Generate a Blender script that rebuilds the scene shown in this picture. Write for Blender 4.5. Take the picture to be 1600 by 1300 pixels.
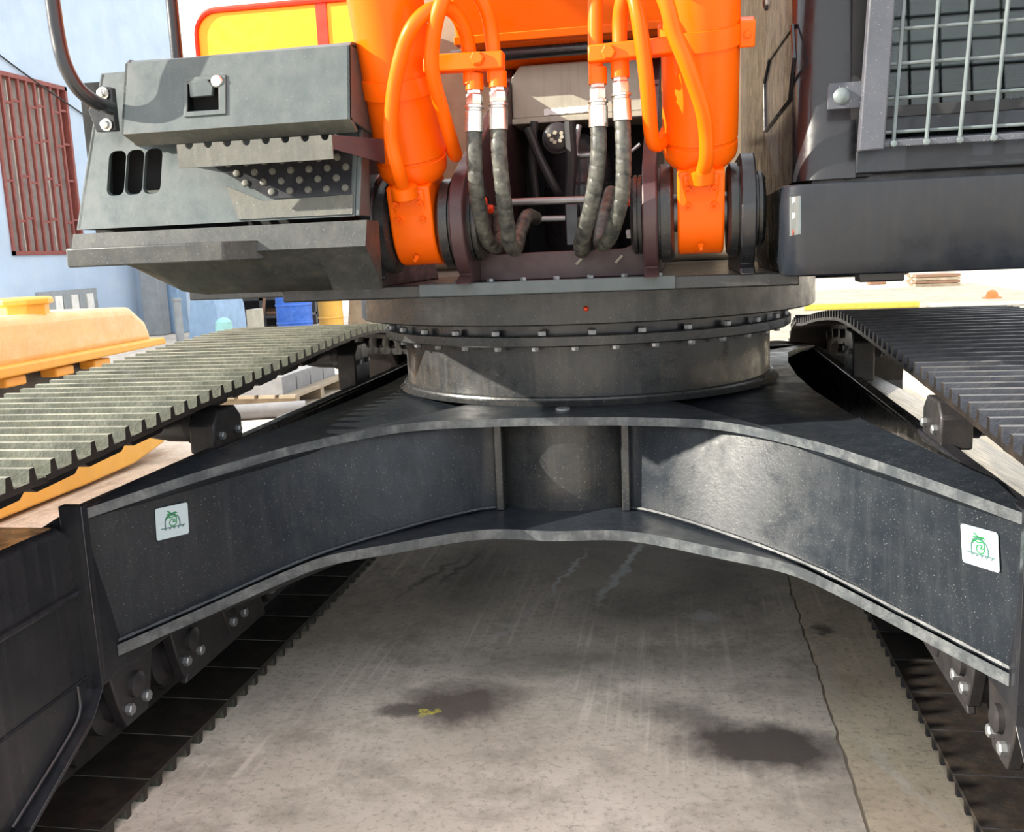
import bpy, bmesh, math, random
from mathutils.bvhtree import BVHTree
from mathutils import Vector, Matrix, Quaternion, noise as mnoise

random.seed(7)
scn = bpy.context.scene
COL = scn.collection
for o in list(bpy.data.objects):
    bpy.data.objects.remove(o)

# ------------------------------------------------------------------ camera
CAM = Vector((0.317, -3.282, 1.203))
YAW, PITCH, ROLL, FPX = 0.176, 0.171, 0.042, 1500.0
_f = Vector((-math.sin(YAW)*math.cos(PITCH), math.cos(YAW)*math.cos(PITCH), -math.sin(PITCH)))
_r0 = Vector((math.cos(YAW), math.sin(YAW), 0))
_u0 = _r0.cross(_f)
_r = math.cos(ROLL)*_r0 - math.sin(ROLL)*_u0
_u = math.sin(ROLL)*_r0 + math.cos(ROLL)*_u0
cd = bpy.data.cameras.new('camera')
cd.sensor_width = 36.0
cd.lens = FPX/1600*36.0
cd.clip_start = 0.02
cd.clip_end = 400
cam = bpy.data.objects.new('camera', cd)
COL.objects.link(cam)
cam.matrix_world = Matrix(((_r.x, _u.x, -_f.x, CAM.x), (_r.y, _u.y, -_f.y, CAM.y), (_r.z, _u.z, -_f.z, CAM.z), (0, 0, 0, 1)))
scn.camera = cam

# ------------------------------------------------------------------ sky, sun, exposure
w = bpy.data.worlds.new('sky')
scn.world = w
w.use_nodes = True
bg = w.node_tree.nodes['Background']
bg.inputs[0].default_value = (0.93, 0.965, 1.0, 1)
bg.inputs[1].default_value = 2.0
sun = bpy.data.lights.new('sun', 'SUN')
sun.energy = 13.0
sun.angle = 0.009
sun.color = (1.0, 0.93, 0.80)
so = bpy.data.objects.new('sun', sun)
COL.objects.link(so)
SUNDIR = Vector((-1.0, -0.34, 0.435))
so.rotation_euler = SUNDIR.to_track_quat('Z', 'Y').to_euler()
so.location = (-6, -4, 9)
scn.view_settings.view_transform = 'Standard'
scn.view_settings.look = 'None'
scn.view_settings.exposure = 0.0
scn.view_settings.gamma = 1.0

# ------------------------------------------------------------------ measuring helper: a sight line of the photograph meets a plane of the place
def ray(px, py):
    return _f + (px-800)/FPX*_r - (py-650)/FPX*_u
def atY(px, py, Y):
    d = ray(px, py); return CAM + d*((Y-CAM.y)/d.y)
def atX(px, py, X):
    d = ray(px, py); return CAM + d*((X-CAM.x)/d.x)
def atZ(px, py, Z):
    d = ray(px, py); return CAM + d*((Z-CAM.z)/d.z)
def at_plane(px, py, P, N):
    d = ray(px, py); return CAM + d*((P-CAM).dot(N)/d.dot(N))

# ------------------------------------------------------------------ materials
MATS = {}
def new_mat(name):
    m = bpy.data.materials.new(name); m.use_nodes = True
    MATS[name] = m
    return m, m.node_tree.nodes, m.node_tree.links, m.node_tree.nodes['Principled BSDF']
def mix_rgb(N, L, fac, a, b, mode='MIX'):
    n = N.new('ShaderNodeMix'); n.data_type = 'RGBA'; n.blend_type = mode
    for i, v in ((0, fac), (6, a), (7, b)):
        if hasattr(v, 'is_linked'): L.new(v, n.inputs[i])
        elif isinstance(v, (int, float)): n.inputs[i].default_value = v
        else: n.inputs[i].default_value = (*v, 1)
    return n.outputs[2]
def ramp(N, L, src, p0, p1, lo=0.0, hi=1.0):
    n = N.new('ShaderNodeMapRange'); n.clamp = True
    L.new(src, n.inputs[0]); n.inputs[1].default_value = p0; n.inputs[2].default_value = p1
    n.inputs[3].default_value = lo; n.inputs[4].default_value = hi
    return n.outputs[0]
def noise_tex(N, L, vec, scale, detail=4, rough=0.6, sc=None):
    if sc:
        mp = N.new('ShaderNodeMapping'); L.new(vec, mp.inputs[0]); mp.inputs[3].default_value = sc; vec = mp.outputs[0]
    n = N.new('ShaderNodeTexNoise'); L.new(vec, n.inputs['Vector'])
    n.inputs['Scale'].default_value = scale; n.inputs['Detail'].default_value = detail; n.inputs['Roughness'].default_value = rough
    return n.outputs[0]
def paint(name, base, rough=0.35, dust=None, dust_amt=0.3, streak=None, streak_amt=0.0, metallic=0.0, bump=0.0, speck=0.0, coat=0.0, var=0.15, scale=6.0, spec=0.5):
    m, N, L, B = new_mat(name)
    tc = N.new('ShaderNodeTexCoord').outputs['Object']
    n1 = noise_tex(N, L, tc, scale, 5)
    dark = tuple(c*(1-var) for c in base); lite = tuple(min(1, c*(1+var)) for c in base)
    c = mix_rgb(N, L, ramp(N, L, n1, .3, .7), dark, lite)
    if dust:
        n2 = noise_tex(N, L, tc, scale*2.3, 8, .7)
        c = mix_rgb(N, L, ramp(N, L, n2, .45, .75, 0, dust_amt), c, dust)
    if streak:
        n3 = noise_tex(N, L, tc, 1.0, 4, .6, (55, 55, 2.2))
        c = mix_rgb(N, L, ramp(N, L, n3, .5, .78, 0, streak_amt), c, streak)
    if speck:
        n4 = noise_tex(N, L, tc, 260, 2, .5)
        c = mix_rgb(N, L, ramp(N, L, n4, .66, .74, 0, speck), c, (.55, .56, .55))
    L.new(c, B.inputs['Base Color'])
    n5 = noise_tex(N, L, tc, scale*3, 5)
    L.new(ramp(N, L, n5, .3, .75, max(.03, rough-.1), min(1, rough+.18)), B.inputs['Roughness'])
    B.inputs['Metallic'].default_value = metallic
    B.inputs['Coat Weight'].default_value = coat
    B.inputs['Specular IOR Level'].default_value = spec
    if bump:
        bp = N.new('ShaderNodeBump'); bp.inputs['Strength'].default_value = bump; bp.inputs['Distance'].default_value = .004
        L.new(noise_tex(N, L, tc, 90, 5, .65), bp.inputs['Height']); L.new(bp.outputs[0], B.inputs['Normal'])
    return m
paint('black_paint', (.013, .017, .023), .36, (.045, .047, .048), .2, (.042, .047, .052), .4, bump=.12, speck=.2, coat=.08, spec=.35)
paint('edge_worn_lit', (.055, .063, .070), .36, (.24, .25, .25), .6, (.03, .03, .035), .6, bump=.2, scale=9)  # worn edge paint, with the lit edge line put into the colour
paint('black_clean', (.014, .015, .019), .30, (.05, .047, .047), .2, (.06, .055, .06), .3, bump=.05, coat=.2)
paint('ring_paint', (.020, .022, .024), .30, (.08, .068, .055), .3, (.065, .06, .052), .5, bump=.15, speck=.25, coat=.1)
paint('grey_paint', (.070, .088, .092), .40, (.15, .155, .145), .35, (.12, .13, .13), .25, bump=.06, speck=.12)
paint('grey_dusty', (.085, .087, .075), .55, (.18, .17, .14), .5, (.20, .19, .15), .35, bump=.15, speck=.3)
paint('skirt_grey', (.034, .037, .036), .45, (.12, .115, .095), .4, (.085, .082, .068), .4, bump=.1, speck=.2)
paint('cab_dark', (.012, .012, .015), .22, (.03, .028, .026), .15, bump=.02, coat=.2)
paint('cab_skirt', (.011, .014, .020), .30, (.028, .03, .034), .25, (.035, .035, .03), .25, bump=.03)
paint('guard_grey', (.062, .068, .085), .45, (.12, .12, .13), .3, bump=.1, speck=.5)
paint('wire_grey', (.13, .16, .165), .4, (.26, .29, .30), .4, metallic=.2)
paint('orange', (.96, .135, .0005), .34, var=.03, coat=.06, bump=.01, spec=.25)
paint('orange_dusty', (.90, .13, .003), .42, var=.06, bump=.05, spec=.25)
paint('hood_overlit', (.98, .46, .005), .4, var=.05)  # orange body paint with sunlit overexposure put into the colour
paint('trim_red', (.62, .035, .008), .4)
paint('clamp_red', (.70, .05, .01), .4)
paint('shoe_steel', (.21, .21, .165), .62, (.40, .385, .28), .7, (.08, .06, .05), .2, bump=.5, var=.45, scale=9)
paint('shoe_mud_shade', (.085, .092, .070), .8, (.17, .165, .115), .5, bump=.6, var=.5, scale=8)  # valley mud; on the grouser faces it paints their shadow side
paint('shoe_valley_shade', (.030, .033, .042), .38, (.10, .095, .09), .5, bump=.4, var=.4, scale=8)  # right track between the grouser tops, shade put into the colour
paint('shoe_steel_shade', (.12, .125, .135), .42, (.24, .22, .20), .7, (.05, .04, .035), .2, bump=.4, var=.4, scale=9)  # right track shoes: steel darkened, the cab's shade is in the colour
paint('shoe_oily_shade', (.014, .012, .011), .45, (.060, .042, .030), .6, bump=.3)  # oily inner side; on the end faces the dark is painted shade
paint('chain_steel', (.035, .030, .028), .5, (.10, .08, .06), .4, bump=.3)
paint('roller_black', (.020, .019, .021), .42, (.06, .05, .045), .4, bump=.2)
paint('bright_steel', (.62, .62, .60), .25, (.75, .72, .62), .5, metallic=.85)
paint('bolt_steel', (.30, .31, .32), .35, metallic=.6)
paint('rubber', (.017, .017, .018), .5)
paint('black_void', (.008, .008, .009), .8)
paint('cover_beige', (.40, .375, .30), .5, (.5, .48, .4), .5, (.28, .25, .18), .5)
paint('white_paint', (.82, .83, .80), .5)
paint('inner_red', (.060, .030, .033), .4, (.10, .05, .05), .4)
paint('hose_red', (.16, .045, .045), .5)
paint('decal_white', (.44, .53, .57), .35, var=.03)
paint('decal_green', (.02, .22, .07), .4)
paint('decal_ink', (.06, .14, .13), .4)
paint('wall_blue', (.43, .54, .68), .8, (.55, .62, .70), .6, (.36, .46, .60), .4, bump=.2, var=.08, scale=1.2)
paint('grille_red', (.22, .055, .045), .6, (.28, .12, .09), .4)
paint('shutter', (.33, .29, .27), .7, (.22, .16, .14), .5)
paint('yellow_body', (.76, .54, .27), .45, (.84, .70, .48), .7, var=.08)
paint('yellow_orange', (.84, .45, .07), .45, (.85, .58, .25), .3, var=.08)
paint('barrel_blue', (.03, .13, .55), .45, (.15, .3, .7), .4)
paint('pale_blue', (.32, .47, .66), .55)
paint('pillar_grey', (.30, .32, .33), .7)
paint('dark_clutter', (.06, .06, .065), .6, (.12, .11, .1), .4)
paint('rust', (.20, .11, .07), .8, (.3, .2, .13), .5)
paint('wood', (.30, .24, .17), .8, (.36, .31, .24), .5, var=.25)
paint('slab_grey', (.22, .22, .23), .85, (.30, .29, .28), .5)
paint('sub_base', (.24, .21, .165), .9, (.32, .28, .22), .6)
paint('kerb_yellow', (.85, .72, .12), .7)
paint('kerb_white', (.8, .78, .72), .7)
paint('orange_plastic', (.95, .25, .06), .5)
paint('teal', (.35, .65, .62), .6)
# wrapped hose sleeve: spiral bands
def hose_mat():
    m, N, L, B = new_mat('hose_sleeve')
    tc = N.new('ShaderNodeTexCoord').outputs['Object']
    n = noise_tex(N, L, tc, 40, 5)
    c = mix_rgb(N, L, ramp(N, L, n, .35, .7), (.030, .032, .030), (.125, .125, .105))
    L.new(c, B.inputs['Base Color']); B.inputs['Roughness'].default_value = .42
hose_mat()
def glass_mat():
    m, N, L, B = new_mat('window_glass')
    B.inputs['Base Color'].default_value = (.72, .85, .83, 1); B.inputs['Roughness'].default_value = .03
    B.inputs['Transmission Weight'].default_value = 1.0; B.inputs['IOR'].default_value = 1.45
glass_mat()

def ground_mat(name, base, lite, dark, stains, whites):
    m, N, L, B = new_mat(name)
    tc = N.new('ShaderNodeTexCoord').outputs['Object']
    n1 = noise_tex(N, L, tc, 1.3, 6, .6)
    c = mix_rgb(N, L, ramp(N, L, n1, .36, .66), base, lite)
    n2 = noise_tex(N, L, tc, 5, 8, .72)
    c = mix_rgb(N, L, ramp(N, L, n2, .46, .66, 0, .75), c, dark)
    n3 = noise_tex(N, L, tc, 55, 4, .7)
    c = mix_rgb(N, L, ramp(N, L, n3, .53, .66, 0, .6), c, tuple(v*.5 for v in base))
    n4 = noise_tex(N, L, tc, 1, 5, .65, (4, 60, 1))          # faint cross scratches
    c = mix_rgb(N, L, ramp(N, L, n4, .60, .74, 0, .45), c, tuple(v*.5 for v in base))
    # scraped diagonal lines left by track shoes
    mp = N.new('ShaderNodeMapping'); L.new(tc, mp.inputs[0]); mp.inputs[2].default_value = (0, 0, math.radians(14)); mp.inputs[3].default_value = (46, 1.2, 1)
    n5 = N.new('ShaderNodeTexNoise'); L.new(mp.outputs[0], n5.inputs['Vector']); n5.inputs['Scale'].default_value = 1; n5.inputs['Detail'].default_value = 3
    n6 = noise_tex(N, L, tc, 1.1, 3)
    mm = N.new('ShaderNodeMath'); mm.operation = 'MULTIPLY'
    L.new(ramp(N, L, n5.outputs[0], .54, .70, 0, .6), mm.inputs[0]); L.new(ramp(N, L, n6, .45, .6), mm.inputs[1])
    c = mix_rgb(N, L, mm.outputs[0], c, tuple(min(1, v*1.25) for v in lite))
    # distorted coordinate for stains
    nd = N.new('ShaderNodeTexNoise'); L.new(tc, nd.inputs['Vector']); nd.inputs['Scale'].default_value = 9; nd.inputs['Detail'].default_value = 7; nd.inputs['Roughness'].default_value = .7
    vs = N.new('ShaderNodeVectorMath'); vs.operation = 'MULTIPLY_ADD'
    L.new(nd.outputs[1], vs.inputs[0]); vs.inputs[1].default_value = (.17, .17, 0); L.new(tc, vs.inputs[2])
    def blob(cx, cy, rx, ry, rz, soft):
        mp = N.new('ShaderNodeMapping'); mp.vector_type = 'TEXTURE'
        L.new(vs.outputs[0], mp.inputs[0]); mp.inputs[1].default_value = (cx+.085, cy+.085, 0); mp.inputs[2].default_value = (0, 0, rz); mp.inputs[3].default_value = (rx, ry, 1)
        ln = N.new('ShaderNodeVectorMath'); ln.operation = 'LENGTH'; L.new(mp.outputs[0], ln.inputs[0])
        return ramp(N, L, ln.outputs['Value'], 1.0, 1.0-soft)
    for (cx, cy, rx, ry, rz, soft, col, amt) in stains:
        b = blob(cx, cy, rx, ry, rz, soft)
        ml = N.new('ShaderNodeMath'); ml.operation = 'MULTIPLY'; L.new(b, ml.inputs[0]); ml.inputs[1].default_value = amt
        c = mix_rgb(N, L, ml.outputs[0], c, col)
    L.new(c, B.inputs['Base Color'])
    B.inputs['Roughness'].default_value = .85
    bp = N.new('ShaderNodeBump'); bp.inputs['Strength'].default_value = .35; bp.inputs['Distance'].default_value = .006
    L.new(noise_tex(N, L, tc, 28, 8, .7), bp.inputs['Height']); L.new(bp.outputs[0], B.inputs['Normal'])
OIL = (.075, .062, .055); DARK_BROWN = (.17, .15, .125); WH = (.78, .79, .78)
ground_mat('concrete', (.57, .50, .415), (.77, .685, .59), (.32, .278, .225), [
    (-.28, -.92, .22, .16, .2, .6, (.10, .075, .066), .9), (-.42, -.98, .10, .05, 0, .6, OIL, .7),
    (.50, -1.07, .25, .155, -.1, .5, OIL, .95), (.32, -.92, .20, .10, -.4, .7, OIL, .6),
    (.02, -.62, .55, .16, .1, .9, DARK_BROWN, .6), (-.05, .55, .8, .55, 0, .9, (.13, .115, .095), .8),  # broad soft darker brown patches under the machine
    (.15, -.2, .32, .30, .5, .9, DARK_BROWN, .7), (-.45, .15, .25, .5, 0, .9, DARK_BROWN, .75), (.45, .1, .24, .5, 0, .9, DARK_BROWN, .7),
    (-.353, -.99, .012, .045, -.3, .5, (.62, .55, .08), .9),
    (.10, .22, .022, .46, -.19, .5, WH, .85), (-.11, .14, .014, .34, -.18, .5, WH, .75), (-.24, -.4, .012, .30, -.25, .5, WH, .35),
    (.38, -.24, .07, .06, .3, .6, WH, .5), (-.62, .1, .02, .3, -.3, .6, (.1, .09, .08), .6), (-.52, .2, .02, .3, -.25, .6, (.1, .09, .08), .6)], [])
ground_mat('concrete_tan', (.58, .49, .355), (.74, .63, .47), (.40, .335, .24), [
    (.74, -.35, .045, .05, 0, .6, OIL, .8), (.80, -1.2, .025, .26, .35, .8, WH, .25), (.72, -.7, .03, .3, 0, .8, (.55, .5, .42), .6)], [])

# ------------------------------------------------------------------ mesh builder
def catmull(pts, n=8, closed=False):
    P = [Vector(p) for p in pts]; out = []; k = len(P)
    for i in range(k if closed else k-1):
        if closed: a, b, c, d = P[i-1], P[i], P[(i+1) % k], P[(i+2) % k]
        else:
            b, c = P[i], P[i+1]; a = P[i-1] if i > 0 else b+(b-c); d = P[i+2] if i+2 < k else c+(c-b)
        for j in range(n):
            t = j/n
            out.append(.5*((2*b)+(c-a)*t+(2*a-5*b+4*c-d)*t*t+(3*b-a-3*c+d)*t**3))
    if not closed: out.append(P[-1].copy())
    return out
class MB:
    def __init__(s): s.v = []; s.f = []; s.m = []; s.mi = 0
    def add(s, vs, fs):
        o = len(s.v); s.v += [Vector(v) for v in vs]
        for f in fs: s.f.append([i+o for i in f]); s.m.append(s.mi)
        return s
    def box(s, lo, hi):
        x0, y0, z0 = lo; x1, y1, z1 = hi
        return s.hexa([(x0, y0, z0), (x1, y0, z0), (x1, y1, z0), (x0, y1, z0), (x0, y0, z1), (x1, y0, z1), (x1, y1, z1), (x0, y1, z1)])
    def hexa(s, v):
        return s.add(v, [(0, 3, 2, 1), (4, 5, 6, 7), (0, 1, 5, 4), (1, 2, 6, 5), (2, 3, 7, 6), (3, 0, 4, 7)])
    def prism(s, poly, vec):
        n = len(poly); vec = Vector(vec); a = [Vector(p) for p in poly]; b = [p+vec for p in a]
        return s.add(a+b, [list(range(n))[::-1], [i+n for i in range(n)]]+[(i, (i+1) % n, (i+1) % n+n, i+n) for i in range(n)])
    def loft(s, rings, caps=True, closed=True):
        n = len(rings[0]); vs = [p for r in rings for p in r]; fs = []
        for i in range(len(rings)-1):
            for j in range(n if closed else n-1):
                k = (j+1) % n; fs.append((i*n+j, i*n+k, (i+1)*n+k, (i+1)*n+j))
        if caps and closed: fs += [list(range(n))[::-1], [(len(rings)-1)*n+j for j in range(n)]]
        return s.add(vs, fs)
    def tube(s, path, r, n=12, wob=None):
        P = [Vector(p) for p in path]; rings = []; ref = None
        for i, p in enumerate(P):
            t = (P[min(i+1, len(P)-1)]-P[max(i-1, 0)]).normalized()
            if ref is None:
                ref = t.cross(Vector((0, 0, 1)) if abs(t.z) < .9 else Vector((1, 0, 0))).normalized()
            ref = (ref-t*ref.dot(t)).normalized(); b = t.cross(ref)
            rr = r[i] if isinstance(r, (list, tuple)) else r
            rings.append([p+rr*(math.cos(a)*ref+math.sin(a)*b)*(wob(i, a) if wob else 1) for a in [2*math.pi*k/n for k in range(n)]])
        return s.loft(rings)
    def lathe(s, p0, p1, prof, n=32):
        """prof: (t along p0->p1 in metres, radius)"""
        p0 = Vector(p0); ax = (Vector(p1)-p0).normalized()
        u = ax.cross(Vector((0, 0, 1)) if abs(ax.z) < .9 else Vector((1, 0, 0))).normalized(); v = ax.cross(u)
        return s.loft([[p0+ax*t+r*(math.cos(a)*u+math.sin(a)*v) for a in [2*math.pi*k/n for k in range(n)]] for t, r in prof])
    def cyl(s, p0, p1, r, n=20, ch=0.0):
        l = (Vector(p1)-Vector(p0)).length
        return s.lathe(p0, p1, [(0, r-ch), (ch, r), (l-ch, r), (l, r-ch)] if ch else [(0, r), (l, r)], n)
    def hexbolt(s, p, d, r, h):
        p = Vector(p); return s.lathe(p, p+Vector(d), [(0, r), (h*.8, r), (h, r*.8)], 6)
    def mesh(s, name, mats, smooth=.6):
        me = bpy.data.meshes.new(name); bm = bmesh.new()
        vv = [bm.verts.new(v) for v in s.v]
        for f, mi in zip(s.f, s.m):
            try:
                fc = bm.faces.new([vv[i] for i in f]); fc.material_index = mi
            except ValueError: pass
        bmesh.ops.recalc_face_normals(bm, faces=bm.faces)
        bm.to_mesh(me); bm.free()
        for mt in (mats if isinstance(mats, (list, tuple)) else [mats]): me.materials.append(MATS[mt])
        if smooth:
            me.polygons.foreach_set('use_smooth', [True]*len(me.polygons)); me.set_sharp_from_angle(angle=smooth)
        return me
    def build(s, name, mats, parent=None, bevel=0.0, smooth=.6, label=None, seg=2):
        o = bpy.data.objects.new(name, s.mesh(name, mats, smooth)); COL.objects.link(o)
        if parent: o.parent = parent
        if bevel:
            b = o.modifiers.new('bevel', 'BEVEL'); b.width = bevel; b.segments = seg; b.limit_method = 'ANGLE'; b.angle_limit = .6; b.harden_normals = False
        if label: o['label'] = label
        return o
def place(name, me, parent, mat4):
    o = bpy.data.objects.new(name, me); COL.objects.link(o)
    if parent: o.parent = parent
    o.matrix_local = mat4
    return o
def tag(o, label, cat, group=None):
    o['label'] = label; o['category'] = cat
    if group: o['group'] = group
    return o
def struct(o):
    o['kind'] = 'structure'; return o
def empty(name, parent=None, loc=(0, 0, 0)):
    o = bpy.data.objects.new(name, None); COL.objects.link(o); o.location = loc; o.empty_display_size = .1
    if parent: o.parent = parent
    return o
def M4(p, x, y, z):
    return Matrix(((x[0], y[0], z[0], p[0]), (x[1], y[1], z[1], p[1]), (x[2], y[2], z[2], p[2]), (0, 0, 0, 1)))
def V(*a): return Vector(a)

# ================================================================== SETTING
# concrete yard: main slab and the tan slab beyond the joint under the right-hand track
def slab_mesh(x0, x1, y0, y1, edge_x=None):
    mb = MB(); ys = [y0+(y1-y0)*i/400 for i in range(401)] if edge_x is None else []
    return mb
jy = [-6+i*.03 for i in range(int(30/.03)+1)]
def jog(y, k): return .010*mnoise.noise(V(y*4, k, 0))+.008*mnoise.noise(V(y*17, k, 3))
mb = MB()
L_ = [V(.685+jog(y, 1), y, 0) for y in jy]
mb.prism([V(-60, jy[0], 0)]+L_+[V(-60, jy[-1], 0)], (0, 0, -.12))
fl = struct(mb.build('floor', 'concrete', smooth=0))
mb = MB()
R_ = [V(.692+jog(y, 1)+.006*mnoise.noise(V(y*23, 9, 1)), y, .002) for y in jy]
mb.prism([V(60, jy[0], .002)]+R_+[V(60, jy[-1], .002)], (0, 0, -.12))
mb.build('concrete_slab', 'concrete_tan', fl, smooth=0)
mb = MB(); mb.box((-60, -30, -.12), (60, -6.0, 0)); mb.build('concrete_slab', 'concrete', fl, smooth=0)
mb = MB(); mb.box((-60, 24.0, -.12), (60, 120, 0)); mb.build('concrete_slab', 'concrete', fl, smooth=0)
mb = MB(); mb.box((-60, -30, -.3), (60, 120, -.005)); mb.build('sub_base', 'sub_base', fl, smooth=0)

# pale blue building with a red-barred window
WX = -9.0
mb = MB()
wy = [(-12, 8.9), (11.05, 14.35)]
mb.box((WX-.3, 5.0, 0), (WX, 9.15, 7.0)); mb.box((WX-8, 5.0, 0), (WX-.3, 5.3, 7.0)); mb.box((WX-.3, 10.85, 0), (WX, 14.4, 7.0))
mb.box((WX-.3, 9.15, 0), (WX, 10.85, 1.42)); mb.box((WX-.3, 9.15, 3.97), (WX, 10.85, 7.0))
wall = struct(mb.build('wall_left', 'wall_blue', smooth=0))
mb = MB(); mb.box((WX-.28, 14.4, 0), (WX-8, 14.1, 7.0)); struct(mb.build('wall_back', 'wall_blue', smooth=0))
win = empty('window_1', None, (WX, 10, 1.42)); struct(win)
def wpart(name, lo, hi, mat):
    m = MB(); o = V(WX, 10, 1.42); m.box(V(*lo)-o, V(*hi)-o); return m.build(name, mat, win, smooth=0)
for k in range(7): wpart('shutter_panel', (WX-.16, 9.16+k*.242, 1.43), (WX-.12, 9.16+(k+1)*.242-.015, 3.96), 'shutter')
for a, b in (((WX-.1, 9.15, 1.42), (WX+.03, 10.85, 1.48)), ((WX-.1, 9.15, 3.91), (WX+.03, 10.85, 3.97)), ((WX-.1, 9.15, 1.42), (WX+.03, 9.20, 3.97)), ((WX-.1, 10.80, 1.42), (WX+.03, 10.85, 3.97))):
    wpart('window_frame', a, b, 'grille_red')
for k in range(1, 9):
    y = 9.175+k*.183; wpart('bar', (WX-.02, y-.02, 1.48), (WX+.02, y+.02, 3.91), 'grille_red')
for k in range(9):
    for z in (1.85, 2.45, 3.0, 3.5):
        if (k+int(z*7)) % 3: wpart('cross_bar', (WX-.015, 9.2+k*.183, z+.04*(k % 3)), (WX+.015, 9.2+k*.183+.143, z+.04*(k % 3)+.035), 'grille_red')
win2 = empty('window_2', None, (WX, 10.3, .5)); struct(win2)
def wpart2(name, lo, hi, mat):
    m = MB(); o = V(WX, 10.3, .5); m.box(V(*lo)-o, V(*hi)-o); return m.build(name, mat, win2, smooth=0)
wpart2('window_frame', (WX, 9.55, .35), (WX+.05, 11.0, .88), 'pillar_grey')
for k in range(6): wpart2('louvre', (WX+.05, 9.7+k*.2, .40), (WX+.07, 9.87+k*.2, .80), 'kerb_white' if k % 2 else 'pillar_grey')
# drain pipe cable on the wall
mb = MB(); mb.tube(catmull([(WX+.03, 8.0, 4.7), (WX+.03, 9.6, 4.1), (WX+.03, 11.4, 3.55)], 8), .012, 6)
struct(mb.build('trim_1', 'rubber', wall))
wall.children[0].parent = None

# ================================================================== EXCAVATOR
EX = empty('excavator')
tag(EX, 'dark grey tracked excavator with orange boom cylinders, filling the picture', 'excavator')

# ---------------- carbody (X-shaped centre frame)
TOPC = [(0, -.815, .765), (.2, -.828, .765), (.41, -.895, .765), (.60, -1.08, .755), (.70, -1.22, .745), (.79, -1.36, .733), (.935, -1.522, .70)]
BOTC = [(0, -.965, .50), (.19, -.96, .50), (.41, -1.06, .49), (.55, -1.11, .475), (.645, -1.165, .45), (.80, -1.307, .405), (.93, -1.44, .37)]
WT = [(.0, -.75, .75), (.17, -.75, .75), (.26, -.775, .75), (.41, -.845, .75), (.60, -1.03, .742), (.79, -1.305, .72), (.94, -1.525, .69)]
WB = [(.0, -.75, .50), (.17, -.75, .50), (.26, -.80, .50), (.41, -.93, .49), (.60, -1.09, .462), (.79, -1.265, .408), (.94, -1.43, .37)]
def sym(c, n=6):
    r = catmull(c, n); return [V(-p.x, p.y, p.z) for p in r[::-1]][:-1]+r
def star_plate(front, side, thick):
    """front: curve -x..+x at the near side; side: list of points from the right near leg to the right far leg"""
    ring = list(front)+[V(*p) for p in side]+[V(p.x, -p.y, p.z) for p in front[::-1]]+[V(-p[0], p[1], p[2]) for p in side[::-1]]
    n = len(ring); zc = front[len(front)//2].z; mb = MB()
    mb.add(ring+[V(0, 0, zc)], [(i, (i+1) % n, n) for i in range(n)])
    low = [p-V(0, 0, thick) for p in ring]
    mb.add(low+[V(0, 0, zc-thick)], [((i+1) % n, i, n) for i in range(n)])
    mb.mi = 1; mb.add(ring+low, [(i, i+n, (i+1) % n+n, (i+1) % n) for i in range(n)])
    return mb
tc_ = sym(TOPC); bc_ = sym(BOTC)
side_t = [(.93, -1.30, .715), (.84, -1.05, .735), (.75, -.72, .75), (.71, -.35, .755), (.70, 0, .755), (.71, .35, .755), (.75, .72, .75), (.84, 1.05, .735), (.93, 1.30, .715)]
CB = star_plate(tc_, side_t, .022).build('carbody', ['black_paint', 'edge_worn_lit'], EX, bevel=.004)
side_b = [(.93, -1.25, .37), (.80, -.95, .42), (.70, -.55, .47), (.68, 0, .49), (.70, .55, .47), (.80, .95, .42), (.93, 1.25, .37)]
star_plate(bc_, side_b, .026).build('bottom_flange', ['black_paint', 'edge_worn_lit'], CB, bevel=.004)
def web(side_x, far, name='web_plate'):
    a = [V(side_x*p.x, far*p.y, p.z) for p in catmull(WT, 5)]; b = [V(side_x*p.x, far*p.y, p.z) for p in catmull(WB, 5)]
    k = next(i for i, p in enumerate(a) if abs(p.x) > .165)
    a = a[k:]; b = b[k:]; off = V(0, .03*far, 0)
    mb = MB(); mb.loft([[p, q, q+off, p+off] for p, q in zip(a, b)])
    if far > 0: WEBG[side_x] = ([v.copy() for v in mb.v], [list(f) for f in mb.f])
    return mb.build(name, 'black_paint', CB)
WEBG = {}
for sx in (-1, 1):
    for fr in (1, -1): web(sx, fr)
# weld beads where web meets the lower flange, centre post and its two ribs
for sx in (-1, 1):
    pts = [V(sx*p.x, p.y-.004, p.z+.004) for p in catmull(WB, 6)]
    k = next(i for i, p in enumerate(pts) if abs(p.x) > .17)
    MB().tube(pts[k:], .0055, 6, lambda i, a: 1+.25*math.sin(i*3.1)).build('weld_bead', 'black_paint', CB)
    mb = MB(); mb.box((sx*.172-.011, -.775, .50), (sx*.172+.011, -.70, .75)); mb.build('rib', 'ring_paint', CB, bevel=.003)
mb = MB(); n = 20
arc = [V(.17*math.sin(t)/math.sin(.62), -.755-.05*(math.cos(t)-1)/(math.cos(.62)-1)*-1, 0) for t in [-.62+1.24*i/n for i in range(n+1)]]
arc = [V(p.x, -.775+.06*(p.x/.17)**2, 0) for p in arc]
mb.prism([V(p.x, p.y, .50) for p in arc]+[V(.17, -.60, .50), V(-.17, -.60, .50)], (0, 0, .25))
mb.build('centre_post', 'ring_paint', CB)
mb = MB(); mb.cyl((0, -.70, .7655), (0, -.70, .771), .02, 16); mb.build('plug', 'bolt_steel', CB)
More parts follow.
